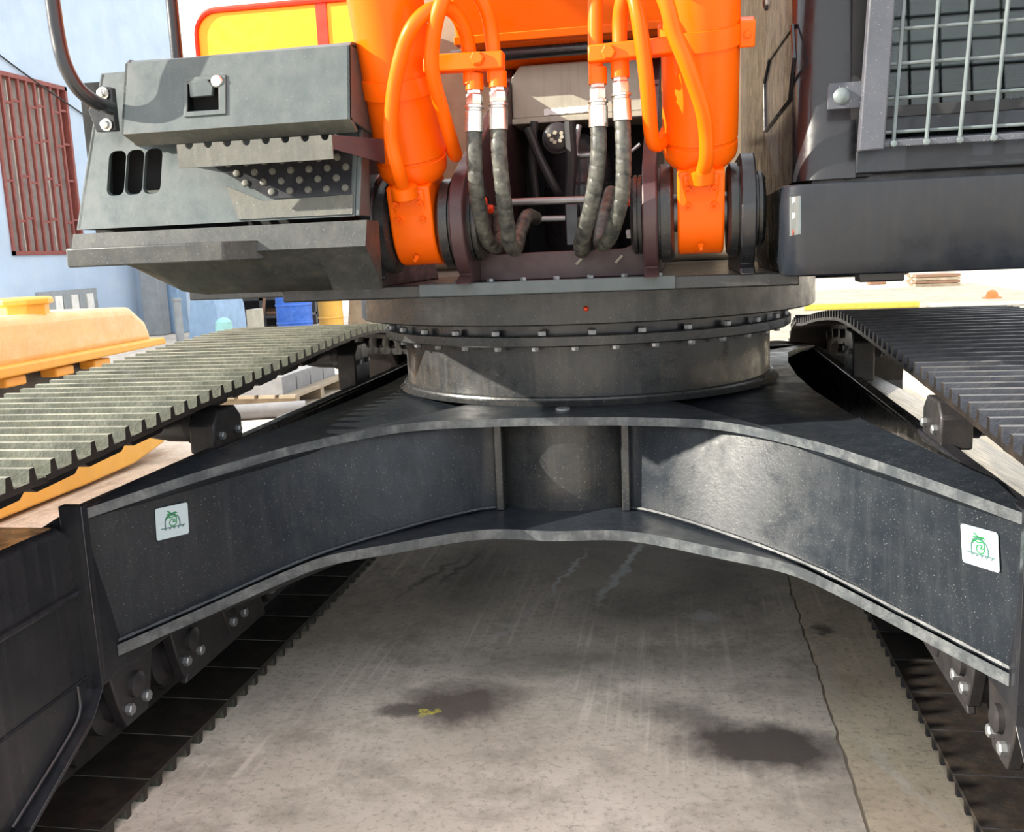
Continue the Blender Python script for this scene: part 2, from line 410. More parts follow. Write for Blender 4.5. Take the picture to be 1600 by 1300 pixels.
# decals: white rounded squares with a line drawing
def decal(px, py, bv, tilt, size):
    dv = ray(px, py).normalized(); hit, hn, _, _ = bv.ray_cast(CAM, dv)
    Nn = hn.normalized()
    if Nn.y > 0: Nn = -Nn
    c = hit
    up = (V(0, 0, 1)-Nn*Nn.z).normalized(); rt = up.cross(Nn)
    up, rt = up*math.cos(tilt)+rt*math.sin(tilt), rt*math.cos(tilt)-up*math.sin(tilt)
    def q(x, y, h=0):
        p = c+rt*(x*size)+up*(y*size)
        return p+Nn*(h+.003)
    mb = MB(); r = .07; pl = []
    for cx, cy, a0 in ((.5-r, .5-r, 0), (-.5+r, .5-r, 90), (-.5+r, -.5+r, 180), (.5-r, -.5+r, 270)):
        for k in range(5):
            a = math.radians(a0+k*22.5); pl.append(q(cx+r*math.cos(a), cy+r*math.sin(a)))
    mb.prism(pl, Nn*.001)
    def line(pts, wd, mi):
        mb.mi = mi; P2 = [q(*p, h=.0013) for p in pts]
        for a, b in zip(P2, P2[1:]):
            d = (b-a).normalized(); s = d.cross(Nn)*wd*size*.5
            mb.prism([a-s, b-s, b+s, a+s], Nn*.0004)
    arcp = [(-.22+.0, -.17), (-.22, .05), (-.17, .18), (-.06, .24), (.08, .22), (.19, .12), (.23, -.02), (.23, -.17)]
    line(arcp, .034, 2)                                                   # dome outline
    line([(-.36, -.17), (.40, -.17)], .028, 2)                            # ground line
    for k in range(5): x = -.24+k*.13; line([(x, -.18), (x+.03, -.235), (x+.06, -.18)], .02, 2)
    line([(.13+.0, .02)]+[(.02+.11*math.cos(a), -.03+.11*math.sin(a)) for a in [math.radians(25-36*k) for k in range(10)]]+[(.02, -.02), (.12, .0)], .03, 1)
    line([(.12, .0), (.13, .12), (.06, .20), (-.05, .21), (-.15, .15), (-.2, .08)], .035, 1)
    line([(-.14, .36), (-.02, .26), (.12, .28)], .035, 1); line([(-.17, .24), (-.02, .27), (.16, .25)], .035, 1)
    line([(-.16, .17), (-.04, .13), (.08, .16)], .03, 1)
    return mb.build('decal', ['decal_white', 'decal_green', 'decal_ink'], CB, smooth=0, label='white square sticker with a green line drawing')
decal(268, 814, BVHTree.FromPolygons(*WEBG[-1]), 0.0, .076)
decal(1533, 855, BVHTree.FromPolygons(*WEBG[1]), 0.0, .080)

# ---------------- slewing ring
ring = MB()
ring.lathe((0, 0, .765), (0, 0, 1), [(0, .40), (0, .640), (.008, .628), (.018, .616), (.022, .611), (.165, .611), (.170, .60)], 96)
SR = ring.build('swing_pedestal', 'ring_paint', EX)
MB().tube([V(.617*math.cos(a), .617*math.sin(a), .779) for a in [2*math.pi*k/96 for k in range(97)]], .008, 8).build('weld_bead', 'ring_paint', SR)
mb = MB(); mb.lathe((0, 0, .935), (0, 0, 1), [(0, .5), (0, .672), (.004, .677), (.028, .677), (.032, .672), (.032, .5)], 96); mb.build('ring_flange', 'ring_paint', SR)
mb = MB(); mb.lathe((0, 0, .966), (0, 0, 1), [(0, .5), (0, .64), (.036, .64), (.036, .5)], 96); mb.build('seal_ring', 'black_clean', SR)
mb = MB(); mb.lathe((0, 0, 1.0), (0, 0, 1.2), [(0, .5), (0, .745), (.004, .750), (.092, .750), (.092, .5)], 96); UR = mb.build('swing_ring', 'ring_paint', EX)
bolt = MB().hexbolt((0, 0, 0), (0, 0, -1), .011, .014).mesh('bolt', 'bolt_steel')
bolt2 = MB().hexbolt((0, 0, 0), (0, 0, 1), .012, .014).mesh('bolt', 'bolt_steel')
for k in range(36):
    a = 2*math.pi*(k+.3)/36
    place('bolt', bolt, SR, Matrix.Translation((.645*math.cos(a), .645*math.sin(a), .935)))
for k in range(30):
    a = 2*math.pi*(k+.1)/30
    place('bolt', bolt2, SR, Matrix.Translation((.660*math.cos(a), .660*math.sin(a), .967)))
g = MB(); p = atY(916, 482, -.74); p.y = -math.sqrt(.75**2-p.x**2)
g.lathe(p+V(0, .004, 0), p-V(0, .02, 0), [(0, .008), (.014, .006), (.018, .003)], 10); g.build('grease_nipple', 'clamp_red', UR, label='small red grease nipple')

# ---------------- crawler tracks
PITCHM = .200
TOPRUN = [(-1.95, .805), (-1.78, .805), (-1.36, .826), (-1.07, .843), (-.69, .863), (-.16, .892), (.30, .908), (.62, .895), (1.05, .855), (1.5, .80)]
def track_path():
    pts = [V(0, y, z) for y, z in TOPRUN]
    for k in range(1, 9):
        a = math.pi/2-math.pi*k/9; pts.append(V(0, 1.72+.385*math.cos(a), .41+.385*math.sin(a)))
    for k in range(12): pts.append(V(0, 1.72-3.72*k/11, .025))
    for k in range(1, 9):
        a = -math.pi/2-math.pi*k/9; pts.append(V(0, -2.02+.385*math.cos(a), .41+.385*math.sin(a)))
    return catmull(pts, 10, True)
def resample(P):
    P = P+[P[0]]; L = [0]
    for a, b in zip(P, P[1:]): L.append(L[-1]+(b-a).length)
    n = round(L[-1]/PITCHM); out = []; j = 0
    for i in range(n):
        t = L[-1]*i/n
        while L[j+1] < t: j += 1
        f = (t-L[j])/(L[j+1]-L[j]); out.append(P[j].lerp(P[j+1], f))
    return out
TP = resample(track_path())
h = PITCHM/2
prof = [(-h+.004, -.012), (-h+.004, 0)]
for g0 in (-.067, 0, .067): prof += [(g0-.013, .0), (g0-.008, .026), (g0+.006, .026), (g0+.010, .0)]
prof += [(h-.004, 0), (h+.006, -.004), (h+.006, -.014), (h-.03, -.012)]
shoe = MB()
HW = .30
shoe.prism([V(-HW, y, z) for y, z in prof], (2*HW, 0, 0))
for sx in (-1, 1):
    for sy in (-1, 1): shoe.hexbolt((sx*.09, sy*.033, 0), (0, 0, 1), .012, .012)
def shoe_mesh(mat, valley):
    me = shoe.mesh('track_shoe', [mat, 'shoe_oily_shade', valley], smooth=0)
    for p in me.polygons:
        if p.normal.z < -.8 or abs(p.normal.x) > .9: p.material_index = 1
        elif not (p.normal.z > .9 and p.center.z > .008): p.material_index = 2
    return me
link = MB()
for sx in (-1, 1):
    link.prism([V(sx*.085-.018, y, z) for y, z in ((-.12, -.012), (-.12, -.07), (-.07, -.105), (.07, -.105), (.12, -.07), (.12, -.012))], (.036, 0, 0))
link.cyl((-.125, h, -.055), (.125, h, -.055), .022, 12)
link_me = link.mesh('track_link', 'chain_steel')
def track(cx, shoe_me):
    n = len(TP)
    fr = []
    for i, p in enumerate(TP):
        t = (TP[(i+1) % n]-TP[i-1]).normalized(); nr = V(1, 0, 0).cross(t)
        fr.append((p+V(cx, 0, 0), t, nr))
    T = empty('crawler_track', EX)
    for p, t, nr in fr:
        place('track_shoe', shoe_me, T, M4(p, V(1, 0, 0), t, nr))
        place('track_link', link_me, T, M4(p, V(1, 0, 0), t, nr))
    return T
TXC = 1.195
track(-TXC, shoe_mesh('shoe_steel', 'shoe_mud_shade')); track(TXC, shoe_mesh('shoe_steel_shade', 'shoe_valley_shade'))

# ---------------- track frames with rollers
def track_frame(s):
    mb = MB()
    cs = [(.93, .30), (.93, .695), (.96, .698), (1.42, .44), (1.42, .30)]
    mb.prism([V(s*x, -1.52, z) for x, z in cs], (0, 3.0, 0))
    F = mb.build('track_frame', 'black_clean', EX, bevel=.006)
    # inner top edge strip
    mb = MB(); mb.box((min(s*.92, s*.955), -1.5, .69), (max(s*.92, s*.955), 1.45, .706)); mb.build('edge_strip', 'black_clean', F, bevel=.003)
    # carrier rollers on brackets
    for y in (-.82, .36):
        ztop = .80 if y < 0 else .86
        b = MB(); b.prism([V(s*.925, y-.085, .69), V(s*.925, y+.085, .69), V(s*.925, y+.085, ztop-.03), V(s*.925, y+.05, ztop+.005), V(s*.925, y-.05, ztop+.005), V(s*.925, y-.085, ztop-.03)], (s*.075, 0, 0))
        b.build('roller_bracket', 'roller_black', F, bevel=.006)
        zr = ztop-.035
        c = MB(); c.lathe((s*1.0, y, zr), (s*1.3, y, zr), [(0, .045), (.005, .060), (.03, .062), (.035, .056), (.10, .054), (.15, .046), (.155, .030), (.18, .028), (.20, .028)], 28)
        c.build('carrier_roller', 'roller_black', F)
        for dy in (-.05, .05):
            MB().hexbolt((s*.925, y+dy, zr-.03), (-s, 0, 0), .012, .012).build('bolt', 'bolt_steel', F)
    # bottom rollers
    for k in range(11):
        y = -1.38+k*.262
        c = MB(); c.lathe((s*.96, y, .212), (s*1.43, y, .212), [(0, .03), (.0, .05), (.03, .055), (.04, .085), (.09, .085), (.095, .072), (.375, .072), (.38, .085), (.43, .085), (.44, .055), (.47, .05)], 24)
        r = c.build('track_roller', 'roller_black', F)
        b = MB(); b.prism([V(s*.935, y-.09, .31), V(s*.935, y+.09, .31), V(s*.935, y+.07, .23), V(s*.935, y+.045, .165), V(s*.935, y-.045, .165), V(s*.935, y-.07, .23)], (s*.03, 0, 0))
        b.build('roller_mount', 'roller_black', F, bevel=.004)
        for dy in (-.035, .035):
            MB().hexbolt((s*.935, y+dy, .205), (-s, 0, 0), .014, .014).build('bolt', 'bolt_steel', F)
        MB().lathe((s*.935, y, .25), (s*.90, y, .25), [(0, .03), (.012, .03), (.018, .018), (.02, .0001)], 14).build('hub_cap', 'roller_black', F)
    # track guide guard in the middle
    g = MB(); g.prism([V(s*.94, -1.15, .14), V(s*.94, -1.05, .31), V(s*.94, -.72, .31), V(s*.94, -.66, .14)], (s*.02, 0, 0)); g.build('track_guide', 'roller_black', F, bevel=.004)
    g = MB(); g.prism([V(s*1.40, -1.6, .12), V(s*1.40, 1.4, .12), V(s*1.40, 1.4, .31), V(s*1.40, -1.6, .31)], (s*.02, 0, 0)); g.build('sun_block_plate', 'roller_black', F, bevel=.004)  # unseen plate, added to keep sun spots off the ground
    # front cover box of the idler yoke
    x0 = s*.95; x1 = s*1.40
    mb = MB()
    pr = [(-1.50, .30), (-1.50, .62), (-1.515, .655), (-1.55, .675), (-2.45, .69), (-2.45, .14), (-1.80, .135), (-1.56, .235)]
    mb.prism([V(x0, y, z) for y, z in pr], (s*.45, 0, 0)); mb.build('front_cover', 'black_clean', F, bevel=.018, seg=3)
    mb = MB(); mb.tube([V(x0-s*.002, -1.49, .525), V(x0-s*.002, -2.4, .52)], .008, 8); mb.build('crease_bar', 'black_clean', F)
    mb = MB(); mb.tube([V(x0-s*.0, -1.49, .335), V(x0-s*.0, -2.4, .33)], .004, 6); mb.build('seam_weld', 'black_clean', F)
    # flange plate closing the frame in front, with its lower rim bending forward
    fl = [V(s*.912, -1.53, .715), V(s*.912, -1.53, .31), V(s*.918, -1.575, .245), V(s*.92, -1.80, .130), V(s*.935, -2.3, .09)]
    mb = MB()
    for i in range(len(fl)-1):
        a, b = fl[i], fl[i+1]; ta = V(0, .022, 0) if i == 0 else V(0, .016, .018); tb_ = V(0, .016, .018)
        da, db = V(s*.965-a.x, 0, 0), V(s*.965-b.x, 0, 0)
        mb.hexa([a, a+da, a+da+ta, a+ta, b, b+db, b+db+tb_, b+tb_])
    mb.build('flange_plate', 'black_clean', F, bevel=.004)
    mb = MB(); mb.tube(catmull([V(s*.949, -1.56, .33), V(s*.945, -1.57, .275), V(s*.945, -1.63, .235), V(s*.949, -1.80, .155)], 5), .004, 6); mb.build('weld_bead', 'black_clean', F)
    return F
track_frame(-1); track_frame(1)

# ---------------- upper frame: deck plate, boom foot plates, bosses
CXL, CXR = -.325, .370           # boom cylinder planes
mb = MB()
mb.prism([V(-.70, -.90, 1.092), V(.60, -.90, 1.092), V(.60, 1.6, 1.092), V(-1.15, 1.6, 1.092), V(-1.15, -.55, 1.092), V(-.70, -.55, 1.092)], (0, 0, .033))
UF = mb.build('deck_plate', 'ring_paint', EX, bevel=.004)
mb = MB(); mb.box((-.33, -.915, 1.094), (.31, -.90, 1.127)); mb.build('front_edge_bar', 'grey_paint', UF, bevel=.003)
for k in range(7):
    MB().hexbolt((-.24+k*.085, -.86, 1.125), (0, 0, 1), .009, .009).build('bolt', 'bolt_steel', UF)
PY, PZ = -.86, 1.275
def side_plate(x, th, high):
    pr = []
    for k in range(9):
        a = math.radians(250-20*k*.9); pr.append((PY+.135*math.cos(a), PZ+.135*math.sin(a)))
    pr = [(PY-.10, 1.125)]+pr
    pr += ([(-.55, 1.56), (-.25, 1.68), (.0, 1.86), (.2, 1.9), (.35, 1.82), (.6, 1.125)] if high else [(-.6, 1.40), (-.35, 1.125)])
    mb = MB(); mb.prism([V(x, y, z) for y, z in pr], (th, 0, 0))
    return mb.build('boom_foot_plate', 'black_clean' if not high else 'inner_red', UF, bevel=.004)
side_plate(-.225, .035, True); side_plate(.235, .035, True)
side_plate(CXL-.125, .035, False); side_plate(CXR+.090, .035, False)
def boss(x0, x1, r, steps=2):
    mb = MB(); L = x1-x0
    pr = [(0, .03), (0, r-.012), (.008, r), (L*.45, r), (L*.47, r-.008), (L*.53, r-.008), (L*.55, r), (L-.008, r), (L, r-.012), (L, .03)]
    mb.lathe((x0, PY, PZ), (x1, PY, PZ), pr, 40)
    return mb.build('pin_boss', 'ring_paint', UF)
boss(CXL-.125, CXL-.060, .118); boss(CXL+.060, CXL+.125, .112); boss(CXL+.125, CXL+.165, .095)
boss(CXR-.130, CXR-.062, .118); boss(CXR-.165, CXR-.130, .095); boss(CXR+.062, CXR+.115, .112); boss(CXR+.115, CXR+.150, .09)
for cx, s in ((CXL, 1), (CXR, -1)):
    for a in (0.6, 2.2, 4.0):
        MB().hexbolt((cx+s*.165, PY+.06*math.cos(a), PZ+.06*math.sin(a)), (s, 0, 0), .012, .012).build('bolt', 'clamp_red' if a < 3 else 'bolt_steel', UF)
    MB().cyl((cx-.13, PY, PZ), (cx+.13, PY, PZ), .045, 24).build('pin', 'bolt_steel', UF)
# front cross plate below the opening with raised rounded corners
mb = MB()
prf = [(-.20, 1.125), (.235, 1.125), (.235, 1.30), (.222, 1.262)]
for k in range(7):
    a = math.radians(0-15*k); prf.append((.172+.05*math.cos(a), 1.245+.05*math.sin(a)))
for k in range(7):
    a = math.radians(270-15*k); prf.append((-.142+.05*math.cos(a), 1.245+.05*math.sin(a)))
prf += [(-.192, 1.262), (-.20, 1.30)]
mb.prism([V(x, -.80, z) for x, z in prf], (0, .03, 0)); mb.build('cross_plate', 'inner_red', UF, bevel=.003)
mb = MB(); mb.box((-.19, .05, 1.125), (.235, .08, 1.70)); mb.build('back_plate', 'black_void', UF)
for x in (.06, .16): MB().cyl((x, -.801, 1.160), (x+.018, -.806, 1.178), .004, 6).build('scratch_mark', 'cover_beige', UF)

# machinery inside the opening
def tubeo(pts, r, name, mat, parent, n=10, sm=6): return MB().tube(catmull(pts, sm), r, n).build(name, mat, parent)
mm = MB(); mm.lathe((.02, -.18, 1.13), (.02, -.18, 1.6), [(0, .12), (.26, .12), (.27, .10), (.36, .09), (.40, .05), (.42, .02)], 24)
SM = mm.build('swing_motor', 'black_clean', EX)
c = atY(870, 215, -.42)
mm = MB(); mm.lathe(c+V(0, .05, 0), c-V(0, .1, 0), [(0, .045), (.035, .045), (.037, .038), (.050, .038), (.055, .03)], 24); mm.build('port_flange', 'roller_black', SM)
mm = MB()
for k in range(7):
    a = k*.9; mm.lathe(c+V(.016*math.cos(a)*(1+k % 2*.5), 0, .014*math.sin(a)), c+V(0, -1, 0)*1, [(0, .008), (.012, .006)], 6)
mm.build('grease_clump', 'cover_beige', SM)
for pts, r, mt in (([atY(825, 200, -.4), atY(845, 250, -.4), atY(870, 300, -.4), atY(880, 310, -.35)], .014, 'rubber'),
                   ([atY(890, 190, -.45), atY(893, 250, -.45), atY(890, 310, -.45)], .016, 'rubber'),
                   ([atY(905, 195, -.38), atY(900, 240, -.38), atY(925, 242, -.38)], .008, 'bolt_steel'),
                   ([atY(835, 190, -.35), atY(832, 250, -.35), atY(838, 310, -.35)], .012, 'rubber'),
                   ([atY(1000, 225, -.4), atY(975, 250, -.4), atY(960, 300, -.35)], .005, 'bolt_steel')):
    tubeo(pts, r, 'pipe', mt, SM)
tubeo([atY(800, 316, -.66), atY(850, 314, -.66), atY(915, 312, -.66)], .010, 'hydraulic_tube', 'bolt_steel', UF)
tubeo([atY(842, 342, -.66), atY(886, 341, -.66)], .008, 'hydraulic_tube', 'bolt_steel', UF)
p = atY(895, 355, -.66); mb = MB(); mb.box(p-V(.018, .02, .05), p+V(.018, .03, .06)); mb.build('manifold', 'black_clean', UF, bevel=.004)

# grey centre cover below the boom foot
a, b, c_, d = atY(790, 118, -.2), atY(1008, 96, -.2), atY(1008, 178, -.2), atY(788, 184, -.2)
mb = MB(); z1, z0 = 1.765, 1.605
mb.prism([V(-.19, -.2, z0), V(.232, -.2, z0), V(.232, -.2, z1), V(-.16, -.2, z1), V(-.19, -.2, z1-.035)], (0, .22, 0))
CC = mb.build('centre_cover', 'cover_beige', EX, bevel=.006)
mb = MB(); q0 = atY(850, 176, -.203); q1 = atY(920, 170, -.203)
n = 14; up = [q0.lerp(q1, i/n)+V(0, 0, .010+.004*mnoise.noise(V(i*.7, 0, 0))) for i in range(n+1)]; dn = [q0.lerp(q1, i/n)-V(0, 0, .009+.005*mnoise.noise(V(i*.8, 3, 0))) for i in range(n+1)]
mb.prism(up+dn[::-1], (0, -.002, 0)); mb.build('paint_scuff', 'white_paint', CC, smooth=0)
mb = MB(); mb.prism([V(-.19, -.215, 1.588), V(.232, -.215, 1.588), V(.232, -.215, 1.606), V(-.19, -.215, 1.606)], (0, .2, 0)); mb.build('cover_lip', 'cover_beige', CC, bevel=.003)

# ---------------- boom and its foot bar
mb = MB()
bp_ = [(-.33, 1.815), (-1.45, 3.75), (-.75, 4.2), (.30, 2.25), (.25, 1.85), (.05, 1.75), (-.18, 1.775)]
mb.prism([V(-.33, y, z) for y, z in bp_], (.62, 0, 0))
BM = mb.build('boom', 'orange', EX, bevel=.012)
mb = MB(); mb.prism([V(-.335, -.335, 1.812), V(.295, -.335, 1.812), V(.295, -.345, 1.835), V(-.335, -.345, 1.835)], (0, .05, 0)); mb.build('edge_plate', 'orange', BM, bevel=.003)
MB().cyl((-.36, -.27, 1.79), (.40, -.27, 1.79), .020, 18).build('foot_bar', 'black_clean', BM)

# ---------------- boom cylinders
AX = V(0, -.43, 1).normalized()
def boom_cylinder(cx, side):
    base = V(cx, PY, PZ)
    R = .086
    mb = MB(); b0 = base+AX*.125
    mb.lathe(b0, b0+AX*2, [(0, .05), (.0, .070), (.015, .082), (.03, R), (.050, R), (.053, R-.004), (.058, R-.004), (.061, R), (1.75, R), (1.76, .05)], 48)
    C = mb.build('boom_cylinder', 'orange', EX)
    # clevis eye and neck
    w2 = .054
    mb = MB(); yy = []
    side_ = AX.cross(V(1, 0, 0)).normalized()
    if side_.y > 0: side_ = -side_                      # towards the camera
    pr = []
    for k in range(15):
        a = math.radians(-10+200*k/14); pr.append(base+(side_*math.cos(a)-AX*math.sin(a))*.100)
    pr += [base-side_*.082+AX*.13, base+side_*.082+AX*.13]
    mb.prism([p-V(w2, 0, 0) for p in pr], (2*w2, 0, 0)); mb.build('clevis', 'orange', C, bevel=.006)
    # port block with collar and four bolts
    f0 = base+side_*.092+AX*.075
    mb = MB(); X = V(1, 0, 0)
    mb.hexa([f0-X*.042-AX*.045, f0+X*.042-AX*.045, f0+X*.042-AX*.045-side_*.05, f0-X*.042-AX*.045-side_*.05, f0-X*.042+AX*.05, f0+X*.042+AX*.05, f0+X*.042+AX*.05-side_*.05, f0-X*.042+AX*.05-side_*.05])
    mb.build('port_block', 'orange', C, bevel=.008)
    for dx in (-.03, .03):
        for dz in (-.022, .018):
            MB().lathe(f0+X*dx+AX*dz, f0+X*dx+AX*dz+side_, [(0, .0085), (.009, .0085), (.009, .005), (.005, .004)], 10).build('bolt', 'orange_dusty', C)
    MB().lathe(f0+AX*.035+side_*.012, f0+AX*.2+side_*.012, [(0, .026), (.004, .031), (.03, .031), (.034, .024)], 24).build('collar', 'orange', C)
    g = base+side_*.101-AX*.045
    MB().lathe(g, g+side_, [(0, .008), (.006, .006), (.016, .004)], 10).build('grease_nipple', 'orange_dusty', C)
    # clamp band with tab
    t = .335 if side < 0 else .392
    bb = base+AX*t
    mb = MB(); mb.lathe(bb, bb+AX, [(0, R+.001), (0, R+.0065), (.042, R+.0065), (.042, R+.001)], 48); mb.build('clamp_band', 'orange', C)
    bx = bb+X*side*(R+.012)+AX*.02+side_*.02
    mb = MB(); mb.hexa([bx+X*a*.017+side_*b*.022+AX*c*.028 for c in (-1, 1) for a, b in ((-1, 1), (1, 1), (1, -1), (-1, -1))]); mb.build('band_tab', 'orange' if side > 0 else 'clamp_red', C, bevel=.004)
    MB().hexbolt(bx+side_*.022, side_, .008, .006).build('bolt', 'orange_dusty', C)
    return C, base, side_, f0
CL, bL, sL, fL = boom_cylinder(CXL, -1)
CR, bR, sR, fR = boom_cylinder(CXR, 1)

def pipe(pts, parent, r=.0165, mat='orange', name='hydraulic_pipe', sm=8):
    return MB().tube(catmull(pts, sm), r, 14).build(name, mat, parent)
FY = -1.06
# left pair
pipe([fL+AX*.05+sL*.012, atY(622, 265, -1.07), atY(611, 215, -1.10), atY(614, 150, -1.13), atY(626, 90, -1.16), atY(643, 45, -1.18), atY(672, 16, -1.17), atY(703, 14, -1.13), atY(724, 42, -1.09), atY(733, 80, FY), atY(735, 132, FY)], CL)
pipe([atY(700, 225, -.86), atY(712, 243, -.93), atY(706, 222, -1.0), atY(692, 175, -1.06), atY(677, 120, -1.12), atY(675, 75, -1.15), atY(686, 15, -1.18), atY(706, -22, -1.16), atY(735, -22, -1.12), atY(758, 10, -1.09), atY(769, 60, FY), atY(773, 128, FY)], CL)
# right pair
pipe([fR+AX*.05+sR*.012, atY(1103, 250, -1.05), atY(1103, 205, -1.08), atY(1096, 165, -1.11), atY(1075, 105, -1.15), atY(1055, 55, -1.17), atY(1037, -5, -1.19), atY(1005, -50, -1.17), atY(960, -62, -1.12), atY(934, -30, -1.07), atY(930, 30, FY), atY(931, 120, FY)], CR)
pipe([atY(1052, 185, -.90), atY(1036, 218, -.97), atY(1024, 226, -1.01), atY(1017, 205, -1.04), atY(1011, 130, -1.09), atY(1001, 50, -1.12), atY(992, 0, -1.12), atY(982, -18, -1.1), atY(972, 5, -1.08), atY(968, 45, FY), atY(970, 118, FY)], CR)
# clamp bars
def bar(x0, y0, x1, y1, hpx, Yf, parent, mat):
    a, b = atY(x0, y0, Yf), atY(x1, y1, Yf); c, d = atY(x1, y1+hpx, Yf), atY(x0, y0+hpx, Yf)
    m = MB(); m.prism([a, b, c, d], (0, .04, 0)); o = m.build('clamp_bar', mat, parent, bevel=.004); return (a+c)/2
bar(660, 85, 785, 78, 28, FY-.035, CL, 'orange'); bar(918, 70, 1062, 54, 27, FY-.035, CR, 'orange')
for px, py, par in ((746, 92, CL), (951, 82, CR)):
    p = atY(px, py, FY-.035); MB().hexbolt(p, (0, -1, 0), .016, .012).build('bolt', 'orange_dusty', par)

# ---------------- wrapped hydraulic hoses
def hose(top, path, back=None, sleeve_r=.0185):
    """top: pixel of the pipe end; path: points of the hose"""
    P = catmull(path, 14)
    # equal steps
    L = [0]
    for a, b in zip(P, P[1:]): L.append(L[-1]+(b-a).length)
    n = int(L[-1]/.0035); Q = []; j = 0
    for i in range(n+1):
        t = L[-1]*i/n
        while j < len(L)-2 and L[j+1] < t: j += 1
        Q.append(P[j].lerp(P[j+1], (t-L[j])/max(1e-6, L[j+1]-L[j])))
    def wob(i, a):
        ph = (i*.0035/.030+a/(2*math.pi)) % 1.0
        return 1.0-.12*max(0, ph-.80)/.20
    H = MB().tube(Q, sleeve_r, 14, wob).build('hydraulic_hose', 'hose_sleeve', EX)
    d = (Q[0]-Q[3]).normalized(); p0 = Q[0]-d*.004
    m = MB(); m.lathe(p0, p0+d, [(0, .0185), (0, .0215), (.045, .0215), (.047, .019), (.052, .019), (.053, .0225), (.058, .0225), (.059, .018)], 20); m.build('ferrule', 'bright_steel', H)
    m = MB(); m.lathe(p0+d*.059, p0+d, [(0, .018), (.004, .020), (.022, .020), (.026, .0165), (.034, .0165)], 6); m.build('hex_nut', 'bright_steel', H)
    m = MB(); m.lathe(p0+d*.092, p0+d, [(0, .018), (0, .0205), (.035, .0205), (.037, .0165)], 20); m.build('pipe_nut', 'orange', H)
    return H
hose(0, [atY(741, 204, FY), atY(741, 240, FY), atY(744, 290, -1.04), atY(750, 335, -1.0), atY(762, 375, -.93), atY(778, 385, -.84), atY(780, 360, -.74), atY(778, 330, -.66)])
hose(0, [atY(779, 200, FY), atY(780, 240, FY), atY(786, 300, -1.04), atY(792, 350, -1.0), atY(797, 382, -.94), atY(806, 388, -.86), atY(813, 362, -.78), atY(824, 338, -.72), atY(838, 341, -.66)])
hose(0, [atY(935, 196, FY), atY(935, 240, FY), atY(928, 300, -1.04), atY(918, 345, -1.0), atY(908, 380, -.93), atY(910, 392, -.85), atY(915, 370, -.76), atY(912, 345, -.68)])
hose(0, [atY(972, 186, FY), atY(974, 240, FY), atY(972, 300, -1.04), atY(962, 345, -1.0), atY(950, 375, -.94), atY(938, 378, -.86), atY(945, 335, -.80), atY(955, 300, -.70)])

# ---------------- tool box on the left of the deck
def quad_prism(pts, vec): m = MB(); m.prism(pts, vec); return m
# main body panel leans forward towards its foot
tb = [atY(158, 118, -1.0), atY(570, 95, -1.0), atY(570, 336, -1.12), atY(119, 352, -1.12)]
x0, x1 = -1.235, -.415
mb = MB()
zt, zb = 1.675, 1.295
# panel built around three rounded slots
def bodypt(x, z):                                    # front face of the leaning panel
    f = (zt-z)/(zt-zb); return V(x, -1.0-.12*f, z)
xl_t, xl_b = tb[0].x, tb[3].x
slots = []
for k in range(3):
    cx0 = at_plane(171+k*28, 236, bodypt(-1, 1.5), V(0, -.38, .12).cross(V(1, 0, 0)).cross(V(1, 0, 0)) if False else V(0, -.3795, .12))
    slots.append(cx0.x)
sw, sz0, sz1 = .046, at_plane(180, 306, bodypt(-1, 1.5), V(0, -.3795, .12)).z, at_plane(180, 236, bodypt(-1, 1.5), V(0, -.3795, .12)).z
def strip(poly):
    mb.prism([bodypt(x, z) for x, z in poly], (0, .012, .003))
s0 = slots[0]; s2 = slots[2]+sw
def xl(z): return xl_b+(xl_t-xl_b)*(z-zb)/(zt-zb)
strip([(xl(zb), zb), (x1, zb), (x1, sz0), (xl(sz0), sz0)])
strip([(xl(sz1), sz1), (x1, sz1), (x1, zt), (xl(zt), zt)])
strip([(xl(sz0), sz0), (s0, sz0), (s0, sz1), (xl(sz1), sz1)])
strip([(s2, sz0), (x1, sz0), (x1, sz1), (s2, sz1)])
for k in range(2): strip([(slots[k]+sw, sz0), (slots[k+1], sz0), (slots[k+1], sz1), (slots[k]+sw, sz1)])
for k in range(3):                                   # rounded slot ends
    for ex, sx in ((slots[k], 1), (slots[k]+sw, -1)):
        for ez, szz in ((sz0, 1), (sz1, -1)):
            r = .017; pl = [(ex, ez)]+[(ex+sx*(r-r*math.sin(a)), ez+szz*(r-r*math.cos(a))) for a in [math.radians(90*i/5) for i in range(6)]]
            strip(pl)
TB = mb.build('tool_box', 'grey_paint', EX)
mb = MB(); mb.box((-1.16, -.98, 1.29), (-.50, -.45, 1.66)); mb.build('box_body', 'black_void', TB)
mb = MB(); mb.prism([bodypt(x1, zb), bodypt(x1, zt), V(x1, -.985, zt), V(x1, -1.04, zb)], (.012, 0, 0)); mb.build('side_panel', 'grey_paint', TB, bevel=.003)
mb = MB(); mb.prism([bodypt(xl(zb), zb), bodypt(xl(zt), zt), V(xl_t, -.45, zt), V(xl_b, -.45, zb)], (.012, 0, 0)); mb.build('side_panel', 'grey_paint', TB, bevel=.003)
mb = MB(); mb.box((slots[1]+.01, -1.035, 1.33), (slots[2]+.05, -1.02, 1.385)); mb.build('filter_mesh', 'cover_beige', TB)
# tool box door, a shallow lidded box standing proud
YD = -1.13
dz1, dz0 = 1.666, 1.490
dx0, dx1 = atY(195, 90, YD).x, atY(546, 70, YD).x
mb = MB()
lt, lb, rt_, rb = V(dx0, YD, 1.666), V(dx0-.012, YD-.03, 1.505), V(dx1, YD, 1.666), V(dx1-.002, YD-.03, 1.505)
bk = V(0, .13, 0)
lx = .0
